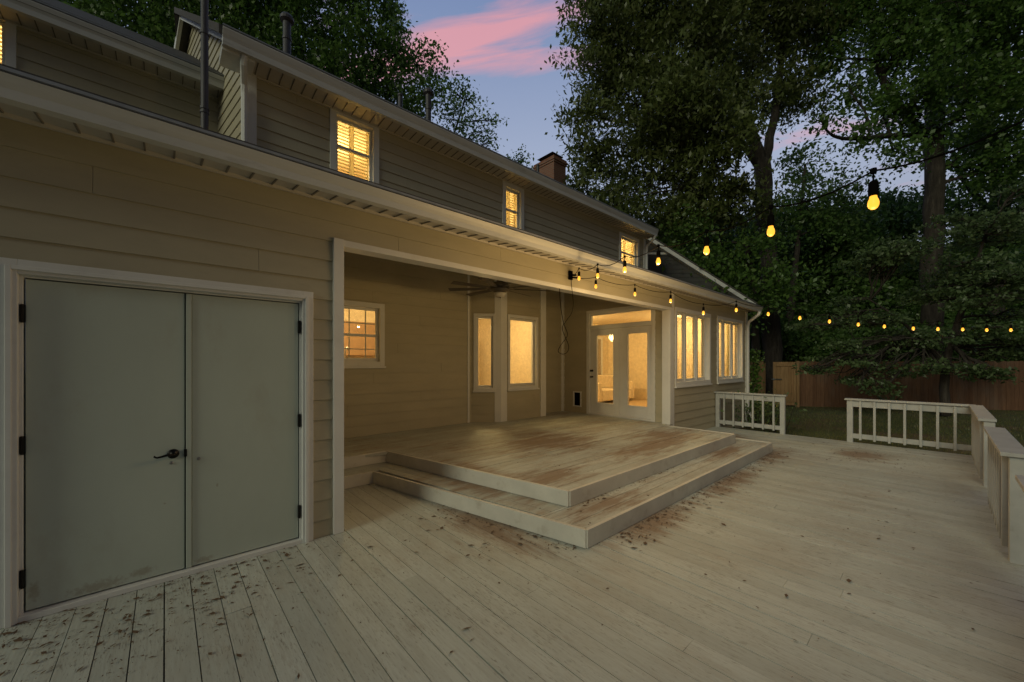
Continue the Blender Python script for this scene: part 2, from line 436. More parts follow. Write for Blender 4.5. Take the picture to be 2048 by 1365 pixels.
def bark_mat():
    m, nt, b, _ = mat('furrowed_bark')
    g = noise(nt, 9, 8, .7, mscale=(1, 1, .18))
    base = ramp(nt, g, [(.35, (.018, .014, .011)), (.55, (.045, .036, .029)), (.75, (.10, .088, .075))])
    nt.links.new(base, b.inputs['Base Color']); b.inputs['Roughness'].default_value = .95
    bump(nt, b, g, .9, .05)
    return m
M['bark'] = bark_mat()

def leaf_mat(name, a, c, d):
    m, nt, b, out = mat(name)
    geo = N(nt, 'ShaderNodeNewGeometry')
    base = ramp(nt, geo.outputs['Random Per Island'], [(0, a), (.6, c), (1, d)])
    cl = noise(nt, .55, 3, .5)
    base = mix(nt, ramp(nt, cl, [(.35, (0, 0, 0)), (.7, (.55,) * 3)]), base, tuple(v * 1.5 for v in c))
    nt.links.new(base, b.inputs['Base Color']); b.inputs['Roughness'].default_value = .6
    b.inputs['Specular IOR Level'].default_value = .5; b.inputs['Roughness'].default_value = .38
    t = N(nt, 'ShaderNodeBsdfTranslucent'); nt.links.new(base, t.inputs[0])
    mx = N(nt, 'ShaderNodeMixShader'); mx.inputs[0].default_value = .5
    nt.links.new(b.outputs[0], mx.inputs[1]); nt.links.new(t.outputs[0], mx.inputs[2]); nt.links.new(mx.outputs[0], out.inputs[0])
    return m
M['oak'] = leaf_mat('oak_leaves', (0.075, 0.106, 0.030), (0.125, 0.163, 0.045), (0.200, 0.225, 0.088))
M['maple'] = leaf_mat('maple_leaves', (0.062, 0.125, 0.027), (0.100, 0.188, 0.040), (0.163, 0.250, 0.062))
M['dogwood'] = leaf_mat('dogwood_leaves', (0.088, 0.144, 0.056), (0.125, 0.188, 0.075), (0.175, 0.237, 0.106))
M['wood_far'] = leaf_mat('woodland_leaves', (0.062, 0.119, 0.030), (0.100, 0.188, 0.048), (0.175, 0.263, 0.075))

def ground_mat():
    m, nt, b, _ = mat('lawn_soil')
    n1 = noise(nt, .6, 6, .6); n2 = noise(nt, 18, 6, .7)
    base = ramp(nt, n1, [(.35, (.09, .11, .035)), (.5, (.12, .13, .045)), (.65, (.19, .12, .065))])
    base = mix(nt, ramp(nt, n2, [(.4, (0, 0, 0)), (.7, (.6,) * 3)]), base, (.035, .03, .018))
    nt.links.new(base, b.inputs['Base Color']); b.inputs['Roughness'].default_value = .95
    bump(nt, b, n2, .8, .04)
    return m
M['ground'] = ground_mat()
M['grass'] = leaf_mat('grass_blades', (.11, .15, .045), (.17, .18, .06), (.28, .21, .10))

# ------------------------------------------------------------------ ground
gx = np.linspace(-60, 160, 111); gy = np.linspace(-110, 110, 111)
g = MB()
for j, y in enumerate(gy):
    for i, x in enumerate(gx):
        z = -.28 + .04 * math.sin(x * .5) * math.cos(y * .43) - (.0 if x < 24 else min(1.0, (x - 24) * .03))
        g.v.append((x, y, z))
for j in range(110):
    for i in range(110):
        a = j * 111 + i; g.f.append((a, a + 1, a + 112, a + 111))
tag(g.build('ground', M['ground'], recalc=False), kind='structure')

# ------------------------------------------------------------------ siding generator
def siding(name, fr, length, z0, z1, openings=(), parent=None, m=None, reveal=.18, phase=0.0, seams=None, top=None):
    """lapped boards with real overlap; openings are (u0,u1,z0,z1); top(u) optional slanted cut"""
    mb = MB(); k0 = math.floor((z0 - phase) / reveal); rows = []
    k = k0
    while phase + k * reveal < z1 - 1e-4:
        rows.append((phase + k * reveal, phase + (k + 1) * reveal)); k += 1
    rnd = random.Random(hash(name) % 1000 + int(length * 10))
    for ri, (ra, rb) in enumerate(rows):
        a, b = max(ra, z0), min(rb, z1)
        cuts = sorted({a, b} | {z for o in openings for z in (o[2], o[3]) if a < z < b})
        for ca, cb in zip(cuts[:-1], cuts[1:]):
            zm = (ca + cb) / 2
            segs = [(0, length)]
            for o in openings:
                if o[2] < zm < o[3]:
                    ns = []
                    for s0, s1 in segs:
                        if o[1] <= s0 or o[0] >= s1: ns.append((s0, s1)); continue
                        if o[0] > s0: ns.append((s0, o[0]))
                        if o[1] < s1: ns.append((o[1], s1))
                    segs = ns
            out = []
            for s0, s1 in segs:
                if top: s1 = min(s1, top(zm))
                if s1 - s0 < .01: continue
                js = [s0]
                js += sorted(j for j in ((ri * 1.37 + .6) % 3.66 + q * 3.66 for q in range(8)) if s0 + .3 < j < s1 - .3)
                js.append(s1)
                for p, q in zip(js[:-1], js[1:]): out.append((p, q - (.0025 if q != s1 else 0)))
            off = lambda z: .020 - .016 * (z - ra) / reveal
            for s0, s1 in out:
                P = fr.p
                mb.hexa([P(s0, off(ca), ca), P(s1, off(ca), ca), P(s1, -.02, ca), P(s0, -.02, ca),
                         P(s0, off(cb), cb), P(s1, off(cb), cb), P(s1, -.02, cb), P(s0, -.02, cb)])
    return mb.build(name, m or M['siding'], parent)

# ------------------------------------------------------------------ the house
WY = 3.73; BY = 6.68; EX = 7.80; SX = 12.35
house = empty('house', (4.5, 5.0, 0), 'tan lap-sided two-storey house with white trim, recessed porch and lit windows', 'house')

fF = Frame((-3.2, WY), (1, 0), (0, -1))          # front wall, u = x + 3.2
fB = Frame((1.23, BY), (1, 0), (0, -1))          # porch back wall, u = x - 1.23
fE = Frame((EX, 8.0), (0, -1), (-1, 0))          # porch end wall, u = 8 - y
DO = (-.66 + 3.2, .89 + 3.2, 0.0, 2.10)
siding('storage_wall', fF, 4.38, 0.0, 3.04, [DO], house, phase=-.03)
siding('porch_header', Frame((1.18, WY), (1, 0), (0, -1)), EX - 1.18, 2.70, 3.04, [], house, phase=-.03)
W1 = (7.90, 9.76, 1.07, 2.73); W2 = (10.17, 12.02, 1.07, 2.73)
siding('sunroom_wall', Frame((EX, WY), (1, 0), (0, -1)), SX - EX, -.25, 3.04, [(w[0] - EX + .06, w[1] - EX - .06, w[2] + .06, w[3] - .06) for w in (W1, W2)], house, phase=-.03)
siding('sunroom_side_wall', Frame((SX, WY), (0, 1), (1, 0)), 4.6, -.25, 3.0, [], house)
MB().hexa([(SX - .03, WY + .01, 3.0), (SX + .01, WY + .01, 3.0), (SX + .01, 6.9, 3.0), (SX - .03, 6.9, 3.0), (SX - .03, WY + .01, 3.05), (SX + .01, WY + .01, 3.05), (SX + .01, 6.9, 4.15), (SX - .03, 6.9, 4.15)]).build('sunroom_side_wall', M['siding'], house)
KW = (1.75, 2.92, 1.50, 2.61)
siding('porch_back_wall', fB, 3.62, .28, 4.1, [(KW[0] - 1.23 + .05, KW[1] - 1.23 - .05, KW[2] + .05, KW[3] - .05)], house, phase=-.06)
siding('porch_back_wall', Frame((7.08, BY), (1, 0), (0, -1)), .74, .28, 4.1, [], house, phase=-.06)
FD = (4.08, 5.88, .30, 2.84)
MB().hexa([(EX - .012, WY + .12, 3.0), (EX + .03, WY + .12, 3.0), (EX + .03, 8.0, 3.0), (EX - .012, 8.0, 3.0), (EX - .012, WY + .12, 3.1), (EX + .03, WY + .12, 3.1), (EX + .03, BY, 4.1), (EX - .012, BY, 4.1)]).build('porch_end_wall', M['siding'], house)
siding('porch_end_wall', fE, 8 - WY - .10, .28, 3.0, [(8 - FD[1] + .05, 8 - FD[0] - .05, FD[2], FD[3] - .05), (8 - 6.29, 8 - 6.07, .47, .82)], house, phase=-.06)
siding('storage_end_wall', Frame((1.23, WY + .03), (0, 1), (1, 0)), BY - WY - .03, 0, 3.0, [], house)
MB().hexa([(1.19, WY + .03, 3.0), (1.24, WY + .03, 3.0), (1.24, BY, 3.0), (1.19, BY, 3.0), (1.19, WY + .03, 3.05), (1.24, WY + .03, 3.05), (1.24, BY, 4.1), (1.19, BY, 4.1)]).build('storage_end_wall', M['siding'], house)
# bay on the porch back wall
bayL = Frame((4.84, BY), (.47, -.36), (-.36, -.47)); bayF = Frame((5.31, 6.32), (1, 0), (0, -1)); bayR = Frame((6.73, 6.32), (.36, .36), (.36, -.36))
siding('bay_side_wall', bayL, .592, .28, 4.1, [(.10, .47, 1.02, 2.56)], house, phase=-.06)
siding('bay_front_wall', bayF, 1.42, .28, 4.1, [(.28, 1.12, 1.05, 2.55)], house, phase=-.06)
siding('bay_side_wall', bayR, .51, .28, 4.1, [], house, phase=-.06)

def board(name, fr, u0, u1, z0, z1, n0=0, n1=.032, parent=None, m=None, bev=.003):
    return MB().obox(fr, u0, u1, n0, n1, z0, z1).build(name, m or M['trim'], parent or house, bevel=bev)
# trims
board('post_board', fF, 1.14 + 3.2, 1.23 + 3.2, 0.0, 2.70, -.12, .045)
MB().obox(fF, 1.23 + 3.2, EX + 3.2, -.14, .03, 2.64, 2.70).obox(fF, 1.23 + 3.2, EX + 3.2, -.14, -.02, 2.70, 3.0).build('header_trim', M['trim'], house, bevel=.003)
board('corner_board', Frame((EX, WY), (1, 0), (0, -1)), -.14, -.02, .30, 2.64, -.14, .035)
board('corner_board', Frame((EX, WY), (1, 0), (0, -1)), -.016, .06, 0.0, 3.0, -.1, .028)
board('corner_board', Frame((SX, WY), (1, 0), (0, -1)), -.10, .025, -.25, 3.0, -.02, .035)
MB().prism([(5.22, 6.36), (5.33, 6.275), (5.50, 6.275), (5.50, 6.33), (5.34, 6.34), (5.25, 6.40)], .30, 4.0).build('bay_corner_post', M['trim'], house, bevel=.003)
MB().prism([(6.56, 6.285), (6.74, 6.285), (6.83, 6.375), (6.80, 6.40), (6.72, 6.33), (6.56, 6.33)], .30, 4.0).build('bay_corner_post', M['trim'], house, bevel=.003)
board('inside_corner_trim', fB, 3.50, 3.55, .30, 4.0, .0, .03, bev=.002)
board('inside_corner_trim', fB, 6.50, 6.545, .30, 4.0, .0, .03, bev=.002)
board('inside_corner_trim', fE, 8 - BY + .03, 8 - BY + .07, .30, 4.0, .0, .03, bev=.002)

# ------------------------------------------------------------------ windows
def window(fr, u0, u1, z0, z1, cw=.085, vm=(), vw=.05, rail=None, munt=None, sill=True, rec=.06, parent=None, name='window', sash=.045, shutters=False):
    """casing mesh (the part) with sash, pane, sill and muntins as sub-parts"""
    pr = parent or house
    cs = MB()
    a, b, c, d = u0 + cw, u1 - cw, z0 + cw, z1 - cw
    cs.obox(fr, u0, a, 0, .034, z0, z1).obox(fr, b, u1, 0, .034, z0, z1).obox(fr, a, b, 0, .034, d, z1).obox(fr, a, b, 0, .034, z0, c)
    # inner jamb lining back to the room
    cs.obox(fr, a - .02, a, -.14, 0, c, d).obox(fr, b, b + .02, -.14, 0, c, d).obox(fr, a - .02, b + .02, -.14, 0, d, d + .02).obox(fr, a - .02, b + .02, -.14, 0, c - .02, c)
    w = cs.build(name, M['trim'], pr, bevel=.003)
    ss = MB(); n0, n1 = -rec - .035, -rec
    xs = [a] + [v for m_ in vm for v in (m_ - vw / 2, m_ + vw / 2)] + [b]
    for i in range(0, len(xs), 2):
        p, q = xs[i], xs[i + 1]
        if i: ss.obox(fr, xs[i - 1], p, n0, n1 + .02, c, d)
        ss.obox(fr, p, p + sash, n0, n1, c, d).obox(fr, q - sash, q, n0, n1, c, d)
        ss.obox(fr, p + sash, q - sash, n0, n1, c, c + sash * 1.3).obox(fr, p + sash, q - sash, n0, n1, d - sash, d)
    if rail: ss.obox(fr, a + sash, b - sash, n0, n1 + .012, rail - .022, rail + .022)
    ss.build('sash', M['trim'], w, bevel=.002)
    MB().obox(fr, a + .01, b - .01, n0 + .012, n0 + .017, c + .01, d - .01).build('pane', M['glass'], w)
    if munt:
        mm = MB()
        for u in munt[0]: mm.obox(fr, u - .008, u + .008, n0 - .006, n0 + .006, c + sash, d - sash)
        for z in munt[1]: mm.obox(fr, a + sash, b - sash, n0 - .008, n0 + .004, z - .008, z + .008)
        mm.build('muntin', M['trim'], w)
    if sill: MB().obox(fr, u0 - .015, u1 + .015, 0, .06, z0 - .035, z0).build('sill', M['trim'], w, bevel=.003)
    if shutters:
        sh = MB(); z = c + .05; mid = (a + b) / 2
        for p, q in ((a + .05, mid - .04), (mid + .04, b - .05)):
            z = c + .05
            while z < d - .06:
                P = fr.p
                sh.hexa([P(p, -.155, z), P(q, -.155, z), P(q, -.195, z + .045), P(p, -.195, z + .045),
                         P(p, -.15, z + .006), P(q, -.15, z + .006), P(q, -.19, z + .051), P(p, -.19, z + .051)])
                z += .058
        sh.obox(fr, a, a + .05, -.19, -.15, c, d).obox(fr, b - .05, b, -.19, -.15, c, d).obox(fr, mid - .04, mid + .04, -.19, -.15, c, d)
        sh.build('shutter', M['shutter'], w)
    return w

fX = Frame((0, WY), (1, 0), (0, -1))
window(fX, *W1, vm=(8.56, 9.17), vw=.07, rec=.07)
window(fX, *W2, vm=(10.82, 11.42), vw=.07, rec=.07)
fBx = Frame((0, BY), (1, 0), (0, -1))
window(fBx, *KW, rail=2.04, munt=((2.06, 2.34, 2.62), (1.80, 2.25)), rec=.05)
window(bayL, .05, .52, .97, 2.61, cw=.06, rec=.04, sash=.04)
window(bayF, .23, 1.17, .98, 2.62, cw=.065, rec=.04)
# upstairs
UY = 6.68
fU = Frame((0, UY), (1, 0), (0, -1))
UW = [(2.00, 2.82, 4.45, 5.76), (5.70, 6.37, 4.45, 5.70), (10.45, 11.62, 4.45, 5.62)]
for i, w in enumerate(UW):
    window(fU, *w, cw=.10, rail=(5.18, 5.12, 5.05)[i], rec=.05, sill=False, shutters=True)
siding('upper_wall', Frame((.94, UY), (1, 0), (0, -1)), SX - .35 - .94, 4.15, 5.72, [(w[0] - .94 + .06, w[1] - .94 - .06, w[2] + .06, w[3] - .06) for w in UW], house, phase=-.03)
board('corner_board', fU, .86, .99, 4.2, 5.74, -.02, .04)
board('corner_board', fU, 11.90, 12.02, 4.2, 5.70, -.02, .04)
# gable end above the lower roof, facing left; it leans back to the far-left wing
gA = Vector((.92, UY, 0)); gB = Vector((.70, 8.42, 0)); gR = Vector((.42, 10.5, 0))
gd = (gB - gA); gl = gd.length
fG = Frame(gA, gd, (-1, -.12))
siding('gable_wall', fG, 4.1, 4.15, 8.75, [], house, phase=-.03, top=None) if False else None
gm = MB()
rise = .68
for k in range(27):
    z0_ = 4.15 + k * .18; z1_ = z0_ + .18
    s0 = max(0, (z0_ - 6.08) / rise); s1 = max(0, (z1_ - 6.08) / rise)
    if s0 > 3.9: break
    s1 = min(s1, 3.9); P = fG.p
    e0, e1 = 7.75 - s0, 7.75 - s1
    gm.hexa([P(s0, .02, z0_), P(e0, .02, z0_), P(e0, -.03, z0_), P(s0, -.03, z0_), P(s1, .004, z1_), P(e1, .004, z1_), P(e1, -.03, z1_), P(s1, -.03, z1_)])
gm.build('gable_wall', M['siding'], house)
board('corner_board', fG, -.03, .09, 4.2, 5.80, -.02, .035)
# far-left upper wall with its own eave
LY = 8.42
fL = Frame((-4.5, LY), (1, 0), (0, -1))
LW = (-2.35, -1.50, 5.2, 6.25)
siding('far_upper_wall', fL, 5.25, 4.9, 6.30, [(LW[0] + 4.5 + .06, LW[1] + 4.5 - .06, LW[2] + .06, LW[3] - .06)], house, phase=-.03)
window(Frame((0, LY), (1, 0), (0, -1)), *LW, cw=.09, rec=.05, sill=False, shutters=True)

# ------------------------------------------------------------------ roofs, soffits, gutters
def roof_slab(name, x0, x1, ya, za, yb, zb, th=.12, x0b=None):
    x0b = x0 if x0b is None else x0b
    mb = MB().hexa([(x0, ya, za - th), (x1, ya, za - th), (x1, yb, zb - th), (x0b, yb, zb - th), (x0, ya, za), (x1, ya, za), (x1, yb, zb), (x0b, yb, zb)])
    return mb.build(name, M['shingle'], house)
roof_slab('lower_roof', -3.4, 12.42, 3.36, 3.16, BY + .02, 4.34)
roof_slab('lower_roof', -3.4, .90, BY + .03, 4.344, LY, 4.97)
roof_slab('upper_roof', .52, 12.12, 6.27, 5.97, 10.5, 8.85, x0b=.14)
roof_slab('upper_roof', .14, 12.12, 10.51, 8.85, 14.7, 5.99, x0b=.5)
roof_slab('far_roof', -4.6, .74, 8.02, 6.38, 10.5, 8.0, x0b=None)

def eave(x0, x1, yw, yo, zs, zt, zb, slot=.1):
    """vented soffit, fascia and K-style gutter along x"""
    so = MB()
    so.hexa([(x0, yo, zb + .02), (x1, yo, zb + .02), (x1, yw, zs), (x0, yw, zs), (x0, yo, zb + .04), (x1, yo, zb + .04), (x1, yw, zs + .02), (x0, yw, zs + .02)])
    so.box(x0, x1, yw - .035, yw - .012, zs - .03, zs - .003)
    nso = len(so.f); rb = so; x = x0 + .1
    while x < x1 - .05:     # thin dark strips on the soffit, groove shade put into their colour
        t0, t1 = .12, .97
        ya, yb = yo + (yw - yo) * t0, yo + (yw - yo) * t1
        za, zbb = zb + .02 + (zs - zb - .02) * t0, zb + .02 + (zs - zb - .02) * t1
        rb.hexa([(x, ya, za - .010), (x + .011, ya, za - .010), (x + .011, yb, zbb - .010), (x, yb, zbb - .010),
                 (x, ya, za + .001), (x + .011, ya, za + .001), (x + .011, yb, zbb + .001), (x, yb, zbb + .001)])
        x += slot
    s = so.build('soffit', M['soffit'], house)
    s.data.materials.append(M['groove_shade'])
    for f_ in s.data.polygons[nso:]: f_.material_index = 1
    g = MB()
    h = zt - zb
    prof = [(.0, 0), (.075, 0), (.082, h * .35), (.10, h * .55), (.118, h * .80), (.118, h - .03), (.108, h - .03), (.10, h * .72), (.0, h * .72)]
    g.extrude([(p - .02, q + zb) for p, q in prof], (x0, yo, 0), (x1, yo, 0), side=(0, -1, 0))
    gu = g.build('gutter', M['gutter'], house, bevel=.002)
    MB().extrude([(.086, zt - .018), (.104, zt - .018), (.104, zt), (.082, zt)], (x0, yo, 0), (x1, yo, 0), side=(0, -1, 0)).build('gutter_lip', M['gutter_lip'], gu)
    return gu
eave(-3.4, 12.42, WY, 3.42, 3.045, 3.13, 2.985, .152)
gU = eave(.56, 12.10, UY, 6.33, 5.735, 5.97, 5.735, .152)
eave(-4.6, .74, LY, 8.10, 6.17, 6.36, 6.15, .152)
# rake boards of the left gable
for nm, off, w_, th_ in (('rake_board', .17, .19, .04), ('rake_trim', .03, .09, .03)):
    P = fG.p; mb = MB()
    a0, a1 = -.38, 3.85
    za, zb_ = 5.95 + (a0 + .38) * rise, 5.95 + (a1 + .38) * rise
    if nm == 'rake_trim': za -= .10; zb_ -= .10
    mb.hexa([P(a0, off, za - w_), P(a1, off, zb_ - w_), P(a1, off + th_, zb_ - w_), P(a0, off + th_, za - w_), P(a0, off, za), P(a1, off, zb_), P(a1, off + th_, zb_), P(a0, off + th_, za)])
    mb.build(nm, M['trim'], house, bevel=.003)
P = fG.p
MB().hexa([P(-.38, .02, 5.80), P(3.85, .02, 5.80 + 4.23 * rise), P(3.85, .18, 5.80 + 4.23 * rise), P(-.38, .18, 5.80), P(-.38, .02, 5.82), P(3.85, .02, 5.82 + 4.23 * rise), P(3.85, .18, 5.82 + 4.23 * rise), P(-.38, .18, 5.82)]).build('rake_soffit', M['soffit'], house)
# far slope rake, dropping behind the ridge
MB().hexa([P(3.86, .15, 8.66), P(7.5, .15, 6.2), P(7.5, .21, 6.2), P(3.86, .21, 8.66), P(3.86, .15, 8.86), P(7.5, .15, 6.4), P(7.5, .21, 6.4), P(3.86, .21, 8.86)]).build('rake_board', M['trim'], house, bevel=.003)
# boxed eave return at the gable corner
MB().box(.56, .93, 6.34, 6.72, 5.70, 5.80).build('eave_return', M['trim'], house, bevel=.003)
# cream ceiling under the rake seen behind, keeps light out
MB().hexa([(1.2, WY + .14, 3.00), (EX, WY + .14, 3.00), (EX, BY + .3, 4.02), (1.2, BY + .3, 4.02), (1.2, WY + .14, 3.03), (EX, WY + .14, 3.03), (EX, BY + .3, 4.05), (1.2, BY + .3, 4.05)]).build('porch_ceiling', M['soffit'], house)

# downspouts
def downspout(pts, w=.075, d=.055):
    mb = MB(); mb.tube(pts, .042, 8)
    o = mb.build('downspout', M['trim'], house); return o
downspout([(12.22, 3.36, 2.98), (12.22, 3.38, 2.90), (12.24, 3.62, 2.72), (12.26, 3.66, 2.6), (12.26, 3.66, .35), (12.26, 3.60, .08), (12.26, 3.5, .0)])
downspout([(11.98, 6.30, 5.75), (11.98, 6.33, 5.66), (12.0, 6.58, 5.48), (12.0, 6.60, 5.36), (12.0, 6.60, 4.35)])
downspout([(.80, 6.33, 5.74), (.80, 6.38, 5.64), (.83, 6.58, 5.50), (.84, 6.61, 5.38), (.84, 6.61, 4.32)])

# chimney and pipes
ch = MB().box(11.17, 11.87, 10.0, 11.05, 7.6, 9.36)
for i, (e_, z_) in enumerate(((.03, 9.36), (.06, 9.436), (.03, 9.512))):
    ch.box(11.17 - e_, 11.87 + e_, 10.0 - e_, 11.05 + e_, z_ + .001, z_ + .075)
cho = ch.build('chimney', M['brick'], house)
MB().box(11.35, 11.70, 10.2, 10.85, 9.588, 9.70).build('flue', M['brick'], cho)
cp = MB().hexa([(11.2, 10.1, 9.78), (11.85, 10.1, 9.78), (11.85, 10.95, 9.78), (11.2, 10.95, 9.78), (11.37, 10.3, 9.86), (11.68, 10.3, 9.86), (11.68, 10.75, 9.86), (11.37, 10.75, 9.86)])
for x in (11.37, 11.68):
    for y in (10.22, 10.83): cp.box(x - .015, x + .015, y - .015, y + .015, 9.70, 9.78)
cp.build('chimney_cap', M['wood_dark'], cho)

def vent(x, y, z0, z1, r, cap=True):
    mb = MB().tube([(x, y, z0), (x, y, z1)], r, 14)
    if cap:
        mb.lathe((x, y, 0), [(r * 1.1, z1 - .10), (r * 1.75, z1 - .07), (r * 1.75, z1 - .02), (r * 1.3, z1 + .03), (.01, z1 + .035)], 16)
    mb.lathe((x, y, 0), [(r * 1.02, z0 + .45), (r * 1.18, z0 + .46), (r * 1.18, z0 + .49), (r * 1.02, z0 + .50)], 14)
    mb.lathe((x, y, 0), [(r * 2.2, z0), (r * 1.1, z0 + .18), (r * 1.0, z0 + .2)], 14)
    o = mb.build('vent_pipe', M['pvc'], house, smooth=False); return o
vent(1.66, 8.0, 7.0, 7.88, .066); vent(4.57, 8.0, 7.0, 7.90, .066); vent(3.87, 8.0, 7.0, 7.44, .05, False); vent(9.87, 9.6, 8.1, 8.62, .05, False)
# tall conduit rising from the lower roof
pc = MB().tube([(.30, 5.0, 3.6), (.30, 5.0, 7.6)], .032, 16)
for z in (4.10, 4.14, 4.9, 5.42, 5.45): pc.lathe((.30, 5.0, 0), [(.032, z - .012), (.039, z - .01), (.039, z + .01), (.032, z + .012)], 16)
pc.lathe((.30, 5.0, 0), [(.13, 3.62), (.10, 3.70), (.05, 3.82), (.046, 3.84)], 16)
pc.build('service_mast', M['pvc'], house, smooth=False)

# ------------------------------------------------------------------ storage double door
dr = MB()
dr.obox(fX, -.74, -.655, 0, .045, 0, 2.18).obox(fX, .885, .97, 0, .045, 0, 2.18).obox(fX, -.655, .885, 0, .045, 2.095, 2.18)
dr.obox(fX, -.70, -.675, .045, .062, 0, 2.14).obox(fX, .905, .93, .045, .062, 0, 2.14).obox(fX, -.675, .905, .045, .062, 2.115, 2.14)
dr.obox(fX, -.66, -.64, -.05, -.001, 0, 2.1).obox(fX, .87, .89, -.05, -.001, 0, 2.1).obox(fX, -.64, .87, -.05, -.001, 2.08, 2.1)
dr.obox(fX, -.655, .885, -.05, .04, .0, .035)
dd = dr.build('double_door', M['trim'], house, bevel=.003)
for u0, u1 in ((-.632, .108), (.150, .862)):
    MB().obox(fX, u0, u1, -.045, -.004, .045, 2.072).build('door_leaf', M['door'], dd, bevel=.003)
MB().obox(fX, .116, .148, -.04, .008, .045, 2.072).build('astragal', M['door'], dd, bevel=.003)
MB().obox(fX, -.64, .87, -.052, -.048, .03, 2.09).build('door_backing', M['wood_dark'], dd)  # thin dark sheet across the whole opening, behind the leaves
for u, zs in ((-.642, (1.86, 1.06, .25)), (.868, (1.87, 1.06, .27))):
    for z in zs:
        MB().obox(fX, u - .011, u + .011, -.004, .010, z - .052, z + .052).tube([fX.p(u, .012, z - .056), fX.p(u, .012, z + .056)], .008, 8).build('hinge', M['black'], dd)
hx, hz = .045, .90
MB().lathe((hx, WY + .004, hz), [(.034, 0), (.034, -.008), (.026, -.014), (.012, -.016), (.011, -.05), (.014, -.06), (.001, -.062)], 20, 'y') \
    .tube([(hx, WY - .052, hz), (hx - .03, WY - .056, hz + .006), (hx - .06, WY - .056, hz - .002), (hx - .085, WY - .055, hz - .006), (hx - .10, WY - .055, hz + .002), (hx - .098, WY - .055, hz + .010)], [.010, .009, .0075, .007, .006, .005], 8).build('door_handle', M['black'], dd, smooth=True)
MB().obox(fX, .104, .122, -.003, .012, .87, .925).build('latch_plate', M['black'], dd, bevel=.003)
for x, z in ((.035, .835), (.19, .84)):
    MB().lathe((x, WY + .004, z), [(.011, 0), (.011, -.004), (.006, -.007), (.001, -.007)], 12, 'y').build('bolt', M['nickel'], dd)

# ------------------------------------------------------------------ french door on the porch end wall, u = -y
fD = Frame((EX, 0), (0, -1), (-1, 0))
fd = MB(); y0, y1 = 4.08, 5.88
fd.obox(fD, -y1, -y1 + .08, 0, .035, .30, 2.84).obox(fD, -y0 - .08, -y0, 0, .035, .30, 2.84).obox(fD, -y1 + .08, -y0 - .08, 0, .035, 2.76, 2.84)
fd.obox(fD, -y1 + .08, -y0 - .08, -.08, .02, 2.37, 2.45)
fd.obox(fD, -y1 + .06, -y1 + .08, -.12, 0, .30, 2.76).obox(fD, -y0 - .08, -y0 - .06, -.12, 0, .30, 2.76).obox(fD, -y1 + .08, -y0 - .08, -.12, 0, 2.74, 2.76)
fd.obox(fD, -y1 + .08, -y0 - .08, -.12, .03, .30, .335)
fdo = fd.build('french_door', M['trim'], house, bevel=.003)
mid = 4.985
for (a, b, gl0, gl1) in ((-y1 + .085, -mid - .02, -5.60, -5.14), (-mid + .02, -y0 - .085, -4.76, -4.28)):
    l = MB(); n0, n1 = -.06, -.015
    l.obox(fD, a, gl0, n0, n1, .34, 2.365).obox(fD, gl1, b, n0, n1, .34, 2.365).obox(fD, gl0, gl1, n0, n1, .34, .60).obox(fD, gl0, gl1, n0, n1, 2.22, 2.365)
    l.obox(fD, gl0 - .03, gl0, n1, n1 + .012, .57, 2.25).obox(fD, gl1, gl1 + .03, n1, n1 + .012, .57, 2.25).obox(fD, gl0, gl1, n1, n1 + .012, .57, .60).obox(fD, gl0, gl1, n1, n1 + .012, 2.22, 2.25)
    l.build('door_leaf', M['trim'], fdo, bevel=.003)
    MB().obox(fD, gl0 - .005, gl1 + .005, -.045, -.040, .595, 2.225).build('pane', M['glass'], fdo)
MB().obox(fD, -mid - .018, -mid + .018, -.07, -.004, .34, 2.365).build('astragal', M['trim'], fdo, bevel=.003)
tr = MB().obox(fD, -y1 + .08, -y1 + .115, -.06, -.01, 2.45, 2.74).obox(fD, -y0 - .115, -y0 - .08, -.06, -.01, 2.45, 2.74).obox(fD, -y1 + .115, -y0 - .115, -.06, -.01, 2.45, 2.475).obox(fD, -y1 + .115, -y0 - .115, -.06, -.01, 2.715, 2.74)
trf = tr.build('transom', M['trim'], fdo, bevel=.002)
MB().obox(fD, -y1 + .11, -y0 - .11, -.045, -.040, 2.47, 2.72).build('transom_pane', M['glass'], fdo)
for z, r in ((1.37, .026), (1.22, .022)):
    MB().lathe((EX + .015, 5.73, z), [(r, 0), (r, -.012), (r * .5, -.02), (r * .5, -.045), (r * .95, -.05), (r * .95, -.075), (.001, -.08)], 16, 'x').build('door_knob', M['black'], fdo, smooth=True)
# pet flap low in the end wall
pv = MB().obox(fD, -6.31, -6.28, 0, .03, .45, .84).obox(fD, -6.08, -6.05, 0, .03, .45, .84).obox(fD, -6.28, -6.08, 0, .03, .81, .84).obox(fD, -6.28, -6.08, 0, .03, .45, .48)
pvo = pv.build('pet_door', M['trim'], house, bevel=.002)
MB().obox(fD, -6.285, -6.075, -.03, -.012, .47, .82).build('flap', M['rubber'], pvo)

LW_ = 2.25
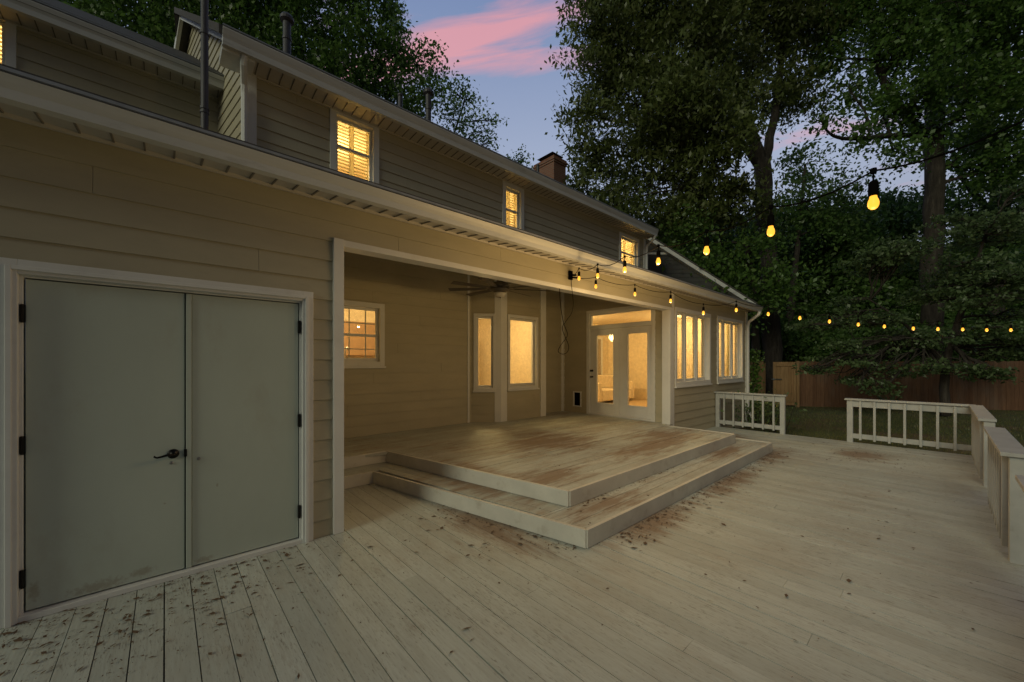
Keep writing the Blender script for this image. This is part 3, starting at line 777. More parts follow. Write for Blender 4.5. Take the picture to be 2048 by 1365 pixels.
# ------------------------------------------------------------------ lit rooms behind the windows
def room(x0, x1, y0, y1, z0, z1, skip_front=True):
    t = .03; r = MB()
    r.box(x0, x1, y1, y1 + t, z0, z1)
    if skip_front: r.box(x0 - t, x0, y0, y1, z0, z1)
    r.box(x1, x1 + t, y0, y1, z0, z1).box(x0, x1, y0, y1, z1, z1 + t)
    o = r.build('room_wall', M['wall_in'], house)
    MB().box(x0, x1, y0, y1, z0 - t, z0).build('room_floor', M['floor_in'], house)
    return o
def lamp(name, loc, w, rad=.12, col=(1, .70, .30)):
    w *= LW_
    d = bpy.data.lights.new(name, 'POINT'); d.energy = w; d.color = col; d.shadow_soft_size = rad
    o = bpy.data.objects.new(name, d); COL.objects.link(o); o.location = loc; return o
def room_y_front(x0, x1, y, z0, z1, holes, mt=None):
    """inner lining of a front wall with window holes"""
    siding_free = MB(); xs = sorted({x0, x1} | {h[0] for h in holes} | {h[1] for h in holes}); fr = Frame((0, y), (1, 0), (0, -1))
    for a, b in zip(xs[:-1], xs[1:]):
        m_ = (a + b) / 2; hs = [h for h in holes if h[0] < m_ < h[1]]
        if hs: h = hs[0]; siding_free.obox(fr, a, b, -.02, 0, z0, h[2]).obox(fr, a, b, -.02, 0, h[3], z1)
        else: siding_free.obox(fr, a, b, -.02, 0, z0, z1)
    return siding_free.build('room_wall', M['wall_in'], house)
# sunroom
sw = room(EX + .13, SX - .06, WY + .16, 8.3, .30, 2.95, False)
MB().box(EX + .10, EX + .13, WY + .16, 4.08, .30, 2.95).box(EX + .10, EX + .13, 5.88, 8.3, .30, 2.95).box(EX + .10, EX + .13, 4.08, 5.88, 2.78, 2.95).build('room_wall', M['wall_in'], house)
room_y_front(EX + .10, SX - .06, WY + .145, .30, 2.95, [(w[0] + .08, w[1] - .08, w[2] + .08, w[3] - .08) for w in (W1, W2)])
lamp('sunroom_lamp', (8.75, 7.7, 2.5), 55, .25)
lamp('sunroom_lamp', (11.2, 4.88, 2.6), 48, .2)
# kitchen
room(1.3, 7.72, BY + .18, 10.2, .30, 3.0)
room_y_front(1.3, 4.86, BY + .145, .30, 3.0, [(KW[0] + .08, KW[1] - .08, KW[2] + .08, KW[3] - .08)])
lamp('kitchen_lamp', (3.0, 8.3, 2.55), 50, .2)
lamp('kitchen_lamp', (6.0, 7.9, 2.5), 50, .2)
# upstairs rooms
for i, (w, p) in enumerate(zip(UW, (30, 26, 40))):
    cx = (w[0] + w[1]) / 2
    room(cx - .9, cx + .9, UY + .22, UY + 2.2, 4.2, 5.72)
    lamp('upstairs_lamp', (cx, UY + 1.0, 5.3), p, .2)
room(-3.2, -.7, LY + .22, LY + 2.0, 4.9, 6.34); lamp('upstairs_lamp', (-1.9, LY + 1.0, 5.9), 26, .2)

# furniture seen through the glass
fS = Frame((0, 8.3), (1, 0), (0, -1))
for a_, b_ in ((8.5, 9.0), (9.75, 10.7), (11.0, 11.9)):
    wdk = MB().obox(fS, a_, b_, 0, .03, 1.0, 1.08).obox(fS, a_, b_, 0, .03, 2.42, 2.5).obox(fS, a_, a_ + .08, 0, .03, 1.08, 2.42).obox(fS, b_ - .08, b_, 0, .03, 1.08, 2.42).build('inner_window', M['trim'], house)
    MB().obox(fS, a_ + .08, b_ - .08, .001, .006, 1.08, 2.42).build('pane', M['art'], wdk)
fK = Frame((0, 10.2), (1, 0), (0, -1))
for a_, b_ in ((2.2, 3.2), (4.9, 5.9), (7.0, 7.6)):
    wdk = MB().obox(fK, a_, b_, 0, .03, 1.0, 1.08).obox(fK, a_, b_, 0, .03, 2.32, 2.4).obox(fK, a_, a_ + .08, 0, .03, 1.08, 2.32).obox(fK, b_ - .08, b_, 0, .03, 1.08, 2.32).build('inner_window', M['trim'], house)
    MB().obox(fK, a_ + .08, b_ - .08, .001, .006, 1.08, 2.32).build('pane', M['art'], wdk)
crt = MB()
for (xa, xb) in ((7.98, 8.30), (9.52, 9.72), (10.28, 10.5), (11.72, 11.95)):
    k_ = 0; x_ = xa
    while x_ < xb:
        crt.tube([(x_, WY + .28 + .012 * math.sin(k_ * 2.1), .5), (x_ + .004, WY + .28, 1.6), (x_, WY + .28 + .01 * math.cos(k_), 2.68)], .022, 8); x_ += .038; k_ += 1
crt.tube([(7.9, WY + .28, 2.69), (12.1, WY + .28, 2.69)], .012, 8)
tag(crt.build('curtain', M['shutter'], smooth=True), 'thin pale curtains gathered inside the sunroom windows', 'curtain')
sofa = MB().box(9.9, 11.6, 6.9, 7.75, .38, .72).box(9.9, 11.6, 7.55, 7.85, .72, 1.15).box(9.75, 9.9, 6.9, 7.8, .38, .95).box(11.6, 11.75, 6.9, 7.8, .38, .95)
for x in (9.82, 11.68):
    for y in (7.0, 7.7): sofa.box(x - .03, x + .03, y - .03, y + .03, .30, .38)
tag(sofa.build('sofa', M['sofa'], bevel=.05), 'pale sofa inside the sunroom, seen through the glass doors', 'sofa')
pf = MB().box(9.1, 9.6, 8.24, 8.29, 1.5, 2.1).build('picture_frame', M['wood_in']); tag(pf, 'dark framed picture on the sunroom wall behind the glass door', 'picture')
MB().box(9.14, 9.56, 8.235, 8.239, 1.54, 2.06).build('print', M['art'], pf)
cab = MB().box(1.4, 4.4, 9.85, 10.18, 1.75, 2.6).box(1.4, 4.4, 9.6, 10.18, .3, 1.2)
tag(cab.build('kitchen_cabinet', M['wood_in'], bevel=.01), 'brown kitchen cabinets seen through the small gridded window', 'cabinet')
hut = MB().box(6.1, 7.0, 9.7, 10.15, .3, 2.3).box(5.1, 5.18, 10.08, 10.17, .3, 2.5).box(6.0, 6.08, 10.08, 10.17, .3, 2.5).box(5.1, 6.08, 10.08, 10.17, 2.5, 2.6)
tag(hut.build('hutch', M['wood_in'], bevel=.01), 'brown hutch beside a doorway seen through the bay window', 'hutch')
fct = MB().tube([(2.35, 6.99, 1.45), (2.35, 6.99, 1.72), (2.37, 7.02, 1.82), (2.42, 7.08, 1.84), (2.46, 7.14, 1.78)], .012, 10).box(2.0, 2.9, 6.87, 7.45, 1.36, 1.40).box(2.0, 2.9, 7.35, 7.45, .32, 1.36)
tag(fct.build('kitchen_sink', M['nickel']), 'kitchen counter and curved tap behind the small gridded window', 'sink')
blade_in = MB().tube([(4.9, 7.4, 1.05), (4.9, 7.4, .3)], .04, 10).lathe((4.9, 7.4, 0), [(.5, 1.03), (.52, 1.05), (.5, 1.07), (.01, 1.07)], 24)
tag(blade_in.build('dining_table', M['wood_in']), 'round table inside the bay window', 'table')

# ------------------------------------------------------------------ ceiling fan
fan = empty('ceiling_fan', (4.39, 5.2, 2.82), 'brown many-bladed ceiling fan hanging over the porch', 'ceiling fan')
MB().tube([(4.39, 5.2, 3.02), (4.39, 5.2, 3.50)], .016, 10).lathe((4.39, 5.2, 0), [(.02, 3.40), (.07, 3.44), (.075, 3.52), (.02, 3.53)], 16).build('downrod', M['bronze'], fan, smooth=True)
MB().lathe((4.39, 5.2, 0), [(.03, 3.05), (.055, 3.02), (.06, 2.99), (.14, 2.965), (.165, 2.93), (.165, 2.90), (.10, 2.885), (.17, 2.87), (.175, 2.84), (.12, 2.815), (.10, 2.80), (.01, 2.795)], 28).build('motor_housing', M['bronze'], fan, smooth=True)
MB().lathe((4.39, 5.2, 0), [(.10, 2.797), (.105, 2.77), (.08, 2.735), (.01, 2.72)], 24).build('light_bowl', M['frost'], fan, smooth=True)
for k in range(9):
    a = R(40 * k + 12); c, s_ = math.cos(a), math.sin(a)
    def q(r, t, z): return (4.39 + c * r - s_ * t, 5.2 + s_ * r + c * t, z)
    mb = MB().hexa([q(.14, -.02, 2.858), q(.26, -.03, 2.862), q(.26, .03, 2.872), q(.14, .02, 2.868), q(.14, -.02, 2.864), q(.26, -.03, 2.868), q(.26, .03, 2.878), q(.14, .02, 2.874)])
    mb.hexa([q(.26, -.035, 2.855), q(.92, -.055, 2.852), q(.92, .050, 2.880), q(.26, .030, 2.878), q(.26, -.035, 2.862), q(.92, -.055, 2.859), q(.92, .050, 2.887), q(.26, .030, 2.885)])
    mb.build('blade', M['blade'], fan)

# ------------------------------------------------------------------ deck, porch platform and step
DX0, DX1, DY0, DY1 = -3.2, 10.10, -.46, 3.71
deck = empty('deck', (4, 1.6, 0), 'broad white painted wooden deck with worn boards', 'deck')
rnd = random.Random(3); mb = MB(); x = DX0
while x < DX1:
    w = .139; xe = min(x + w, DX1)
    ys = [DY0]
    if rnd.random() < .55: ys.append(rnd.uniform(.2, 3.2))
    ys.append(5.0 if 1.24 < x < 2.9 else DY1)
    gap = .0042 if rnd.random() < .8 else .0065
    for a, b in zip(ys[:-1], ys[1:]):
        dz = rnd.uniform(-.0016, .0016); tilt = rnd.uniform(-.0008, .0008)
        j = rnd.uniform(-.0008, .0008)
        mb.hexa([(x + gap / 2, a, -.035), (xe - gap / 2, a, -.035), (xe - gap / 2, b - .002, -.035), (x + gap / 2, b - .002, -.035),
                 (x + gap / 2 + j, a, dz + tilt), (xe - gap / 2, a, dz - tilt), (xe - gap / 2 - j, b - .002, dz - tilt), (x + gap / 2, b - .002, dz + tilt)])
    x = xe
# tie under the porch opening
mb.build('deck_boards', M['deck'], deck)
jm = MB()
for k in range(8): jm.box(DX0 + .05, DX1 - .05, DY0 + .02 + k * .58, DY0 + .06 + k * .58, -.19, -.036)
jm.box(DX0 + .01, DX0 + .05, DY0, DY1, -.24, -.036).box(DX0, DX1, DY0 + .001, DY0 + .019, -.24, -.037)
jm.build('joist', M['wood_dark'], deck)
MB().box(DX1 - .04, DX1 + .0, DY0 + .02, DY1, -.26, -.036).build('rim_board', M['riser'], deck)

step = empty('deck_step', (4, 2.2, 0), 'low wrap-around wooden step in front of the porch', 'step')
porch = empty('porch_platform', (4, 4.5, 0), 'raised stained wooden porch platform under the roof', 'porch floor')
def poly_boards(mb, poly, ztop, th, w, seed, holes_y=None):
    """boards along x clipped to a convex-in-x region: poly gives xmin(y), xmax(y)"""
    r = random.Random(seed); y = poly['y0']
    while y < poly['y1'] - .01:
        ye = min(y + w, poly['y1']); g_ = .0048
        ya, yb = y + g_ / 2, ye - g_ / 2
        a0, a1 = poly['xmin'](ya), poly['xmin'](yb); b0, b1 = poly['xmax'](ya), poly['xmax'](yb)
        L_ = min(b0, b1) - max(a0, a1); cuts = []
        if L_ > 2.5: cuts = [max(a0, a1) + r.uniform(.8, L_ - .8)]
        ps = [(a0, a1)] + [(c, c) for c in cuts] + [(b0, b1)]
        for (p0, p1), (q0, q1) in zip(ps[:-1], ps[1:]):
            dz = r.uniform(-.0012, .0012)
            mb.hexa([(p0, ya, ztop - th), (q0 - .002, ya, ztop - th), (q1 - .002, yb, ztop - th), (p1, yb, ztop - th),
                     (p0, ya, ztop + dz), (q0 - .002, ya, ztop + dz), (q1 - .002, yb, ztop + dz), (p1, yb, ztop + dz)])
        y = ye
sl = (2.02 - 2.62) / (4.98 - 1.98)
lx = lambda y: 2.66 + sl * (y - 2.02) if y < 4.96 else 1.25
ux = lambda y: 2.965 + sl * (y - 2.46) if y < 5.32 else 1.25
mb = MB(); poly_boards(mb, dict(y0=2.02, y1=2.47, xmin=lx, xmax=lambda y: 7.90), .15, .035, .139, 5)
# side run: boards laid lengthwise down the left flank
for k in range(3):
    a_ = [lx(2.475) + k * .135 + .02, lx(4.95) + k * .135 + .02]
    mb.hexa([(a_[0], 2.475, .115), (a_[0] + .131, 2.475, .115), (a_[1] + .131, 4.95, .115), (a_[1], 4.95, .115), (a_[0], 2.475, .15), (a_[0] + .131, 2.475, .15), (a_[1] + .131, 4.95, .151), (a_[1], 4.95, .151)])
mb.box(1.25, 2.40, 4.955, 5.33, .115, .15)
mb.box(7.45, 7.90, 2.475, 3.66, .115, .149)
mb.build('step_boards', M['porch'], step)
def riser(mb, a, b, z0, z1, th=.035):
    a = Vector((*a, 0)); b = Vector((*b, 0)); d = (b - a).normalized(); n = Vector((d.y, -d.x, 0)) * th
    mb.hexa([(a.x, a.y, z0), (b.x, b.y, z0), (b.x + n.x, b.y + n.y, z0), (a.x + n.x, a.y + n.y, z0), (a.x, a.y, z1), (b.x, b.y, z1), (b.x + n.x, b.y + n.y, z1), (a.x + n.x, a.y + n.y, z1)])
for a, b in (((2.635, 2.016), (7.93, 2.016)), ((2.022, 4.955), (2.655, 2.0)), ((1.25, 4.95), (2.015, 4.95)), ((7.935, 2.02), (7.935, 3.69))):
    r_ = MB(); riser(r_, a, b, .003, .158); r_.build('riser_board', M['riser'], step, bevel=.003)
mb = MB(); poly_boards(mb, dict(y0=2.46, y1=3.70, xmin=ux, xmax=lambda y: 7.44), .30, .035, .139, 11)
poly_boards(mb, dict(y0=3.703, y1=6.66, xmin=ux, xmax=lambda y: 7.79), .30, .035, .139, 12)
mb.build('porch_boards', M['porch'], porch)
for a, b in (((2.945, 2.457), (7.47, 2.457)), ((2.362, 5.318), (2.96, 2.44)), ((1.25, 5.312), (2.355, 5.312)), ((7.475, 2.46), (7.475, 3.69))):
    r_ = MB(); riser(r_, a, b, .153, .308); r_.build('riser_board', M['riser'], porch, bevel=.003)

# ------------------------------------------------------------------ railings
def railing(a, b, label, posts=(0, 1), H=.86, inner=1, capw=.14, sp=.178):
    """a,b plan ends; balusters on the inner face; inner=+1/-1 side"""
    a = Vector((*a, 0)); b = Vector((*b, 0)); L_ = (b - a).length; u = (b - a) / L_; n = Vector((-u.y, u.x, 0)) * inner
    root = empty('deck_railing', ((a + b) / 2), label, 'railing', 'white wooden railings round the deck')
    fr = Frame(a, u, n)
    MB().obox(fr, -.03, L_ + .03, -.075, capw - .075 + .01, H - .032, H).build('cap_rail', M['rail'], root, bevel=.004)
    MB().obox(fr, .02, L_ - .02, -.02, .018, H - .16, H - .033).build('top_rail', M['rail'], root, bevel=.004)
    MB().obox(fr, .02, L_ - .02, -.02, .018, .085, .175).build('bottom_rail', M['rail'], root, bevel=.004)
    for p in posts:
        c = .045 + p * (L_ - .09)
        MB().obox(fr, c - .045, c + .045, -.065, .028, -.02, H - .034).build('post', M['rail'], root, bevel=.005)
    k = max(1, round((L_ - .10) / sp))
    for i in range(1, k):
        c = L_ * i / k
        MB().obox(fr, c - .018, c + .018, .019, .055, .062, H - .045).build('baluster', M['rail'], root, bevel=.003)
    return root
railing((10.06, 3.70), (10.06, 2.28), 'white railing against the sunroom corner, nearest the house', posts=(0, 1), inner=-1)
railing((10.06, 1.25), (10.06, -.36), 'white railing across the far deck edge, left of the corner', posts=(0,), inner=-1)
railing((10.0, -.385), (7.66, -.385), 'long side railing running back from the far deck corner', posts=(0, 1), inner=-1)
railing((6.70, -.385), (4.92, -.385), 'middle side railing with a thick grey end post', posts=(0, 1), inner=-1)
railing((3.94, -.385), (2.2, -.385), 'nearest side railing cut by the right picture edge', posts=(0, 1), inner=-1)

# ------------------------------------------------------------------ string lights
def bulbs(root, tops, spans, bulb_mat):
    for i_, (x, y, z) in enumerate(tops):
        so = MB().tube([(x, y, z + .145), (x, y, z + .09)], .0035, 6).lathe((x, y, z), [(.010, .10), (.017, .092), (.0185, .05), (.0175, .035), (.01, .033)], 14).lathe((x, y, z), [(.012, .155), (.012, .135), (.005, .13)], 8)
        s_ = so.build('socket', M['rubber'], root, smooth=True)
        MB().lathe((x, y, z), [(.012, .036), (.0135, .024), (.0178, .014), (.0198, .003), (.0192, -.008), (.0155, -.017), (.009, -.0235), (.002, -.0255)], 16).build('bulb', bulb_mat, s_, smooth=True)
        l = bpy.data.lights.new('bulb_light', 'POINT'); l.energy = spans[min(i_, len(spans) - 1)]; l.color = (1, .64, .25); l.shadow_soft_size = .03
        lo = bpy.data.objects.new('bulb_light', l); COL.objects.link(lo); lo.location = (x, y, z - .075)
BULB_W = 5.0
def cable(pts, r=.004):
    out = []
    for i in range(len(pts) - 1):
        a, b = Vector(pts[i]), Vector(pts[i + 1]); L_ = (b - a).length
        for k in range(6):
            t = k / 6; p = a.lerp(b, t); p.z -= L_ * .07 * 4 * t * (1 - t); out.append(p)
    out.append(Vector(pts[-1])); return out
b1 = [(4.31, 3.39, 2.739), (3.95, 2.82, 2.624), (3.57, 2.21, 2.528), (3.24, 1.67, 2.452), (2.90, 1.13, 2.364), (2.61, .66, 2.318), (2.32, .20, 2.261)]
s1 = empty('string_lights', (4.5, 3.66, 2.86), 'string of glowing bulbs crossing overhead from the porch header towards the upper right', 'string lights')
b1 = [(x, y, z) for x, y, z in b1]
bulbs(s1, b1, (1.0, 6, 19, 26, 6, 1.5, 1.2), M['bulb'])
MB().tube(cable([(4.50, 3.66, 2.86)] + [(x, y, z + .145) for x, y, z in b1] + [(2.03, -.25, 2.36), (1.7, -.8, 2.5)]), .0042, 6).build('cable', M['rubber'], s1, smooth=True)
b2 = [(4.80, 3.46, 2.701), (5.34, 3.13, 2.608), (5.84, 2.81, 2.518), (6.32, 2.51, 2.344), (6.82, 2.20, 2.405), (7.33, 1.89, 2.354), (7.84, 1.57, 2.301), (8.33, 1.26, 2.254), (8.83, .95, 2.213), (9.28, .66, 2.188), (9.82, .33, 2.163), (10.29, .04, 2.162), (10.76, -.26, 2.162), (11.25, -.56, 2.161), (11.75, -.87, 2.17), (12.25, -1.18, 2.2)]
s2 = empty('string_lights', (4.5, 3.68, 2.84), 'long string of glowing bulbs running along the eave and away towards the trees', 'string lights')
bulbs(s2, b2, (1.3, 5, 11, 11, 5, 3.5, 3), M['bulb'])
MB().tube(cable([(4.50, 3.67, 2.84)] + [(x, y, z + .145) for x, y, z in b2] + [(14.5, -2.6, 2.9)]), .0042, 6).build('cable', M['rubber'], s2, smooth=True)
pg = MB().box(4.46, 4.53, 3.68, 3.708, 2.80, 2.93).tube([(4.49, 3.67, 2.86), (4.56, 3.64, 2.87)], .014, 8).tube([(4.5, 3.67, 2.83), (4.6, 3.62, 2.83)], .013, 8)
ec = empty('extension_cord', (4.49, 3.69, 2.86), 'black cord and plug hanging in a loop below the porch header', 'cord')
pg.build('plug', M['rubber'], ec)
cp_ = [(4.49, 3.68, 2.82), (4.51, 3.675, 2.62), (4.53, 3.67, 2.44), (4.49, 3.67, 2.30), (4.36, 3.67, 2.17), (4.28, 3.67, 2.07), (4.33, 3.67, 1.96), (4.41, 3.67, 1.84), (4.42, 3.67, 1.76), (4.36, 3.67, 1.70), (4.26, 3.67, 1.69), (4.19, 3.67, 1.73), (4.24, 3.66, 1.82), (4.36, 3.66, 1.93), (4.38, 3.66, 2.0), (4.30, 3.66, 2.13), (4.25, 3.66, 2.3), (4.23, 3.67, 2.48), (4.22, 3.67, 2.63)]
def smooth_pts(p, n=5):
    out = []
    P_ = [Vector(q) for q in p]; P_ = [P_[0]] + P_ + [P_[-1]]
    for i in range(1, len(P_) - 2):
        for k in range(n):
            t = k / n; a, b, c, d = P_[i - 1], P_[i], P_[i + 1], P_[i + 2]
            out.append(.5 * ((2 * b) + (c - a) * t + (2 * a - 5 * b + 4 * c - d) * t * t + (3 * b - a - 3 * c + d) * t ** 3))
    out.append(P_[-2]); return out
MB().tube(smooth_pts(cp_), .0045, 6).build('cable', M['rubber'], ec, smooth=True)

# ------------------------------------------------------------------ gabled wing beyond the sunroom
wing = empty('gabled_wing', (15.5, 8, 0), 'dark sided gable with a sloping white rake rising behind the sunroom roof', 'building')
wd = 14.5
wo = Vector(((0 * SA + CO) * wd, (SA) * wd, 0)); wu = Vector((SA, -CO, 0)); wnn = Vector((-CO, -SA, 0))
fWg = Frame(wo, wu, wnn)          # u = metres right of the view axis at 14.5 m
ux0, uz0 = 3.2, 1.56 + (726.3 - 416) / CF * wd; sl_ = .634
mb = MB(); z = -.2; lap = .16
while z < uz0:
    zt_ = z + lap
    u_a = ux0 + (uz0 - z) / sl_; u_b = max(ux0, ux0 + (uz0 - zt_) / sl_)
    P = fWg.p
    mb.hexa([P(ux0, .018, z), P(min(u_a, 8.75), .018, z), P(min(u_a, 8.75), -.04, z), P(ux0, -.04, z), P(ux0, .004, zt_), P(min(u_b, 8.75), .004, zt_), P(min(u_b, 8.75), -.04, zt_), P(ux0, -.04, zt_)])
    z = zt_
mb.build('wall', M['dark_siding'], wing)
P = fWg.p; ue = 9.05; ze = uz0 - (ue - ux0) * sl_
MB().hexa([P(ux0, 0, uz0 - .10), P(ue, 0, ze - .10), P(ue, .22, ze - .10), P(ux0, .22, uz0 - .10), P(ux0, 0, uz0 + .06), P(ue, 0, ze + .06), P(ue, .22, ze + .06), P(ux0, .22, uz0 + .06)]).build('rake_board', M['gutter'], wing, bevel=.004)
MB().hexa([P(ux0, -6, uz0 + .061), P(ue, -6, ze + .061), P(ue, .26, ze + .061), P(ux0, .26, uz0 + .061), P(ux0, -6, uz0 + .1), P(ue, -6, ze + .1), P(ue, .26, ze + .1), P(ux0, .26, uz0 + .1)]).build('roof', M['shingle'], wing)
MB().obox(fWg, ux0, ux0 + 2.95, .0, .05, 5.62, 5.70).build('band_board', M['gutter'], wing)

# ------------------------------------------------------------------ fence and gate
def fence(a, b, label, top=1.62, base=-.3, sw=.14, m=None, group='wooden fences round the yard'):
    a = Vector((*a, 0)); b = Vector((*b, 0)); L_ = (b - a).length; fr = Frame(a, b - a, Vector(((b - a).y, -(b - a).x, 0)))
    root = empty('wooden_fence', ((a + b) / 2), label, 'fence', group)
    r = random.Random(int(L_ * 100)); mb = MB(); u = 0
    while u < L_ - .02:
        h = top + r.uniform(-.02, .02); w = min(sw, L_ - u) - .006; o_ = r.uniform(0, .006)
        P = fr.p
        mb.prism([P(u, .02 + o_, 0)[:2], P(u + w, .02 + o_, 0)[:2], P(u + w, .04 + o_, 0)[:2], P(u, .04 + o_, 0)[:2]], base, h)
        u += sw
    mb.build('pickets', m or M['fence'], root)
    for z in (base + .25, (base + top) / 2, top - .2): MB().obox(fr, 0, L_, -.02, .019, z - .045, z + .045).build('rail', m or M['fence'], root)
    k = max(1, int(L_ // 2.4))
    for i in range(k + 1):
        c = min(L_ - .05, max(.05, L_ * i / k)); MB().obox(fr, c - .05, c + .05, -.12, -.021, base, top - .05).build('post', m or M['fence'], root)
    return root
fence((19.9, 4.05), (25.2, -2.4), 'long weathered brown board fence along the back of the lawn')
fence((25.3, -2.5), (27.0, -12), 'board fence continuing past the right picture edge')
fence((19.75, 6.6), (19.35, 5.15), 'short tan fence panel beside the tree trunk behind the sunroom', m=M['gate'])
gt = empty('fence_gate', (19.2, 4.4, -.3), 'open tan wooden gate with a metal latch, left end of the fence', 'gate')
fg = Frame((18.95, 4.72), (.55, -.75), (-.75, -.55))
mb = MB()
for k in range(6): mb.obox(fg, k * .14, k * .14 + .134, 0, .02, -.2, 1.60)
mb.build('pickets', M['gate'], gt)
MB().obox(fg, 0, .84, .021, .058, 1.42, 1.51).obox(fg, 0, .84, .021, .058, -.05, .04).obox(fg, 0, .09, .021, .058, .041, 1.419).obox(fg, .75, .84, .021, .058, .041, 1.419).build('frame', M['gate'], gt)
MB().obox(fg, .86, .96, -.04, .06, -.3, 1.64).build('post', M['gate'], gt)
MB().obox(fg, -.08, .30, .059, .075, .86, .90).lathe(fg.p(0, .08, .88), [(.045, -.01), (.045, .02), (.02, .03)], 12, 'x').build('latch', M['nickel'], gt)

# ------------------------------------------------------------------ foliage
def leaf_mesh(name, C, L_, W_, rng, droop=0.0, flat=0.0):
    """C: (n,3) leaf centres -> one rhombus per leaf"""
    n = len(C)
    nrm = rng.normal(size=(n, 3)); nrm[:, 2] += flat * 3
    nrm /= np.linalg.norm(nrm, axis=1)[:, None]
    d = rng.normal(size=(n, 3)); d[:, 2] -= droop * 2
    d -= nrm * (d * nrm).sum(1)[:, None]; d /= np.linalg.norm(d, axis=1)[:, None] + 1e-9
    w = np.cross(nrm, d)
    s = rng.uniform(.5, 1.55, n)[:, None]
    v = np.empty((n, 4, 3), np.float32)
    v[:, 0] = C - d * L_ * s * .5; v[:, 1] = C + w * W_ * s * .5 - d * L_ * s * .05 + nrm * W_ * .12
    v[:, 2] = C + d * L_ * s * .5; v[:, 3] = C - w * W_ * s * .5 - d * L_ * s * .05 + nrm * W_ * .12
    me = bpy.data.meshes.new(name)
    me.vertices.add(n * 4); me.vertices.foreach_set('co', v.reshape(-1))
    me.loops.add(n * 4); me.loops.foreach_set('vertex_index', np.arange(n * 4, dtype=np.int32))
    me.polygons.add(n); me.polygons.foreach_set('loop_start', np.arange(0, n * 4, 4, dtype=np.int32))
    me.update(calc_edges=True)
    return me

def crown_points(blobs, per_m2, rng, spread=.42, clump=60, flat=1.0):
    """clumps in ellipsoid blobs, leaves round each clump; returns leaves, clump centres"""
    P_, Q_ = [], []
    for (c, r) in blobs:
        r = np.array(r, float) if hasattr(r, '__len__') else np.array((r, r, r * .8))
        area = math.pi * r[0] * max(r[2], r[1] * .3)
        nl = int(area * per_m2); nc = max(4, nl // clump)
        d = rng.normal(size=(nc, 3)); d /= np.linalg.norm(d, axis=1)[:, None]
        rr = rng.uniform(.25, 1.08, nc) ** .6
        cc = np.array(c) + d * rr[:, None] * r * (1 + .22 * rng.normal(size=(nc, 1)))
        Q_.append(cc)
        for q in cc:
            k = int(clump * rng.uniform(.4, 1.6)); sp = spread * rng.uniform(.6, 1.3)
            P_.append(q + np.clip(rng.normal(size=(k, 3)), -1.7, 1.7) * np.array((sp, sp, sp * .62 * flat)))
    return np.concatenate(P_), np.concatenate(Q_)

def limb(a, b, r0, r1, rng, n=7, wob=.06, rise=0.0):
    a = Vector(a); b = Vector(b); L_ = (b - a).length; pts = []
    o1 = Vector(rng.normal(size=3)) * L_ * wob; o2 = Vector(rng.normal(size=3)) * L_ * wob
    for i in range(n + 1):
        t = i / n; p = a.lerp(b, t) + o1 * math.sin(math.pi * t) + o2 * math.sin(2 * math.pi * t) * .5; p.z += rise * L_ * math.sin(math.pi * t)
        pts.append(p)
    return pts, [r0 + (r1 - r0) * (i / n) ** .8 for i in range(n + 1)]

def tree(name, label, cat, group, trunk, blobs, lm, seed, leaf=(.15, .075), per_m2=420, clump=60, spread=.42, droop=.2, twig=.6, flat=1.0, lflat=0.0, extra_limbs=()):
    """trunk: list of polylines [(point, radius), ...]; limbs grow from them to every blob"""
    rng = np.random.default_rng(seed)
    base = Vector(trunk[0][0][0]); root = empty(name, base, label, cat, group)
    mb = MB(); nodes = []
    for ln in trunk:
        pts = smooth_pts([p for p, _ in ln], 4); rs = np.interp(np.linspace(0, 1, len(pts)), np.linspace(0, 1, len(ln)), [r for _, r in ln])
        pts = [p + Vector(rng.normal(size=3)) * float(r) * .10 for p, r in zip(pts, rs)]
        mb.tube(pts, list(rs), 12); nodes += [(p, float(r)) for p, r in zip(pts, rs)]
    zmin = min(p.z for p, _ in nodes) + 2.2
    heads = [nd for nd in nodes if nd[0].z > zmin] or nodes
    for (a, b, r0, r1) in extra_limbs:
        pts, rs = limb(a, b, r0, r1, rng, 9, .07); mb.tube(pts, rs, 7); heads += list(zip(pts, rs))
    for c, r in blobs:
        c = Vector(c); rad = r[0] if hasattr(r, '__len__') else r
        nd = min(heads, key=lambda h: (h[0] - c).length + max(0, h[0].z - c.z) * 1.2)
        r0 = min(nd[1] * .55, .05 + .02 * (nd[0] - c).length)
        pts, rs = limb(nd[0], c, r0, .035, rng, 8, .06, .05); mb.tube(pts, rs, 7)
        sub = list(zip(pts, rs))[3:]
        for _ in range(5):
            d = Vector(rng.normal(size=3)).normalized(); e_ = c + Vector((d.x * rad * .85, d.y * rad * .85, d.z * (r[2] if hasattr(r, '__len__') else rad * .7) * .85))
            s_ = sub[int(rng.integers(0, len(sub)))]
            p2, r2 = limb(s_[0], e_, min(.035, s_[1] * .7), .010, rng, 5, .08); mb.tube(p2, r2, 5, False)
    C, Q = crown_points(blobs, per_m2, rng, spread, clump, flat)
    # twigs into a share of the clumps
    hp = np.array([h[0] for h in [(Vector(v),) for v in mb.v[::9]]])
    for q in Q:
        if rng.random() > twig: continue
        k = int(np.argmin(((hp - q) ** 2).sum(1)))
        pts, rs = limb(hp[k], q, .012, .005, rng, 3, .1); mb.tube(pts, rs, 3, False)
    mb.build('trunk', M['bark'], root, smooth=True, recalc=False)
    me = leaf_mesh('crown', C, leaf[0], leaf[1], rng, droop, lflat); me.materials.append(lm)
    o = bpy.data.objects.new('crown', me); COL.objects.link(o); o.parent = root; o.location = -base
    return root

G = -.3
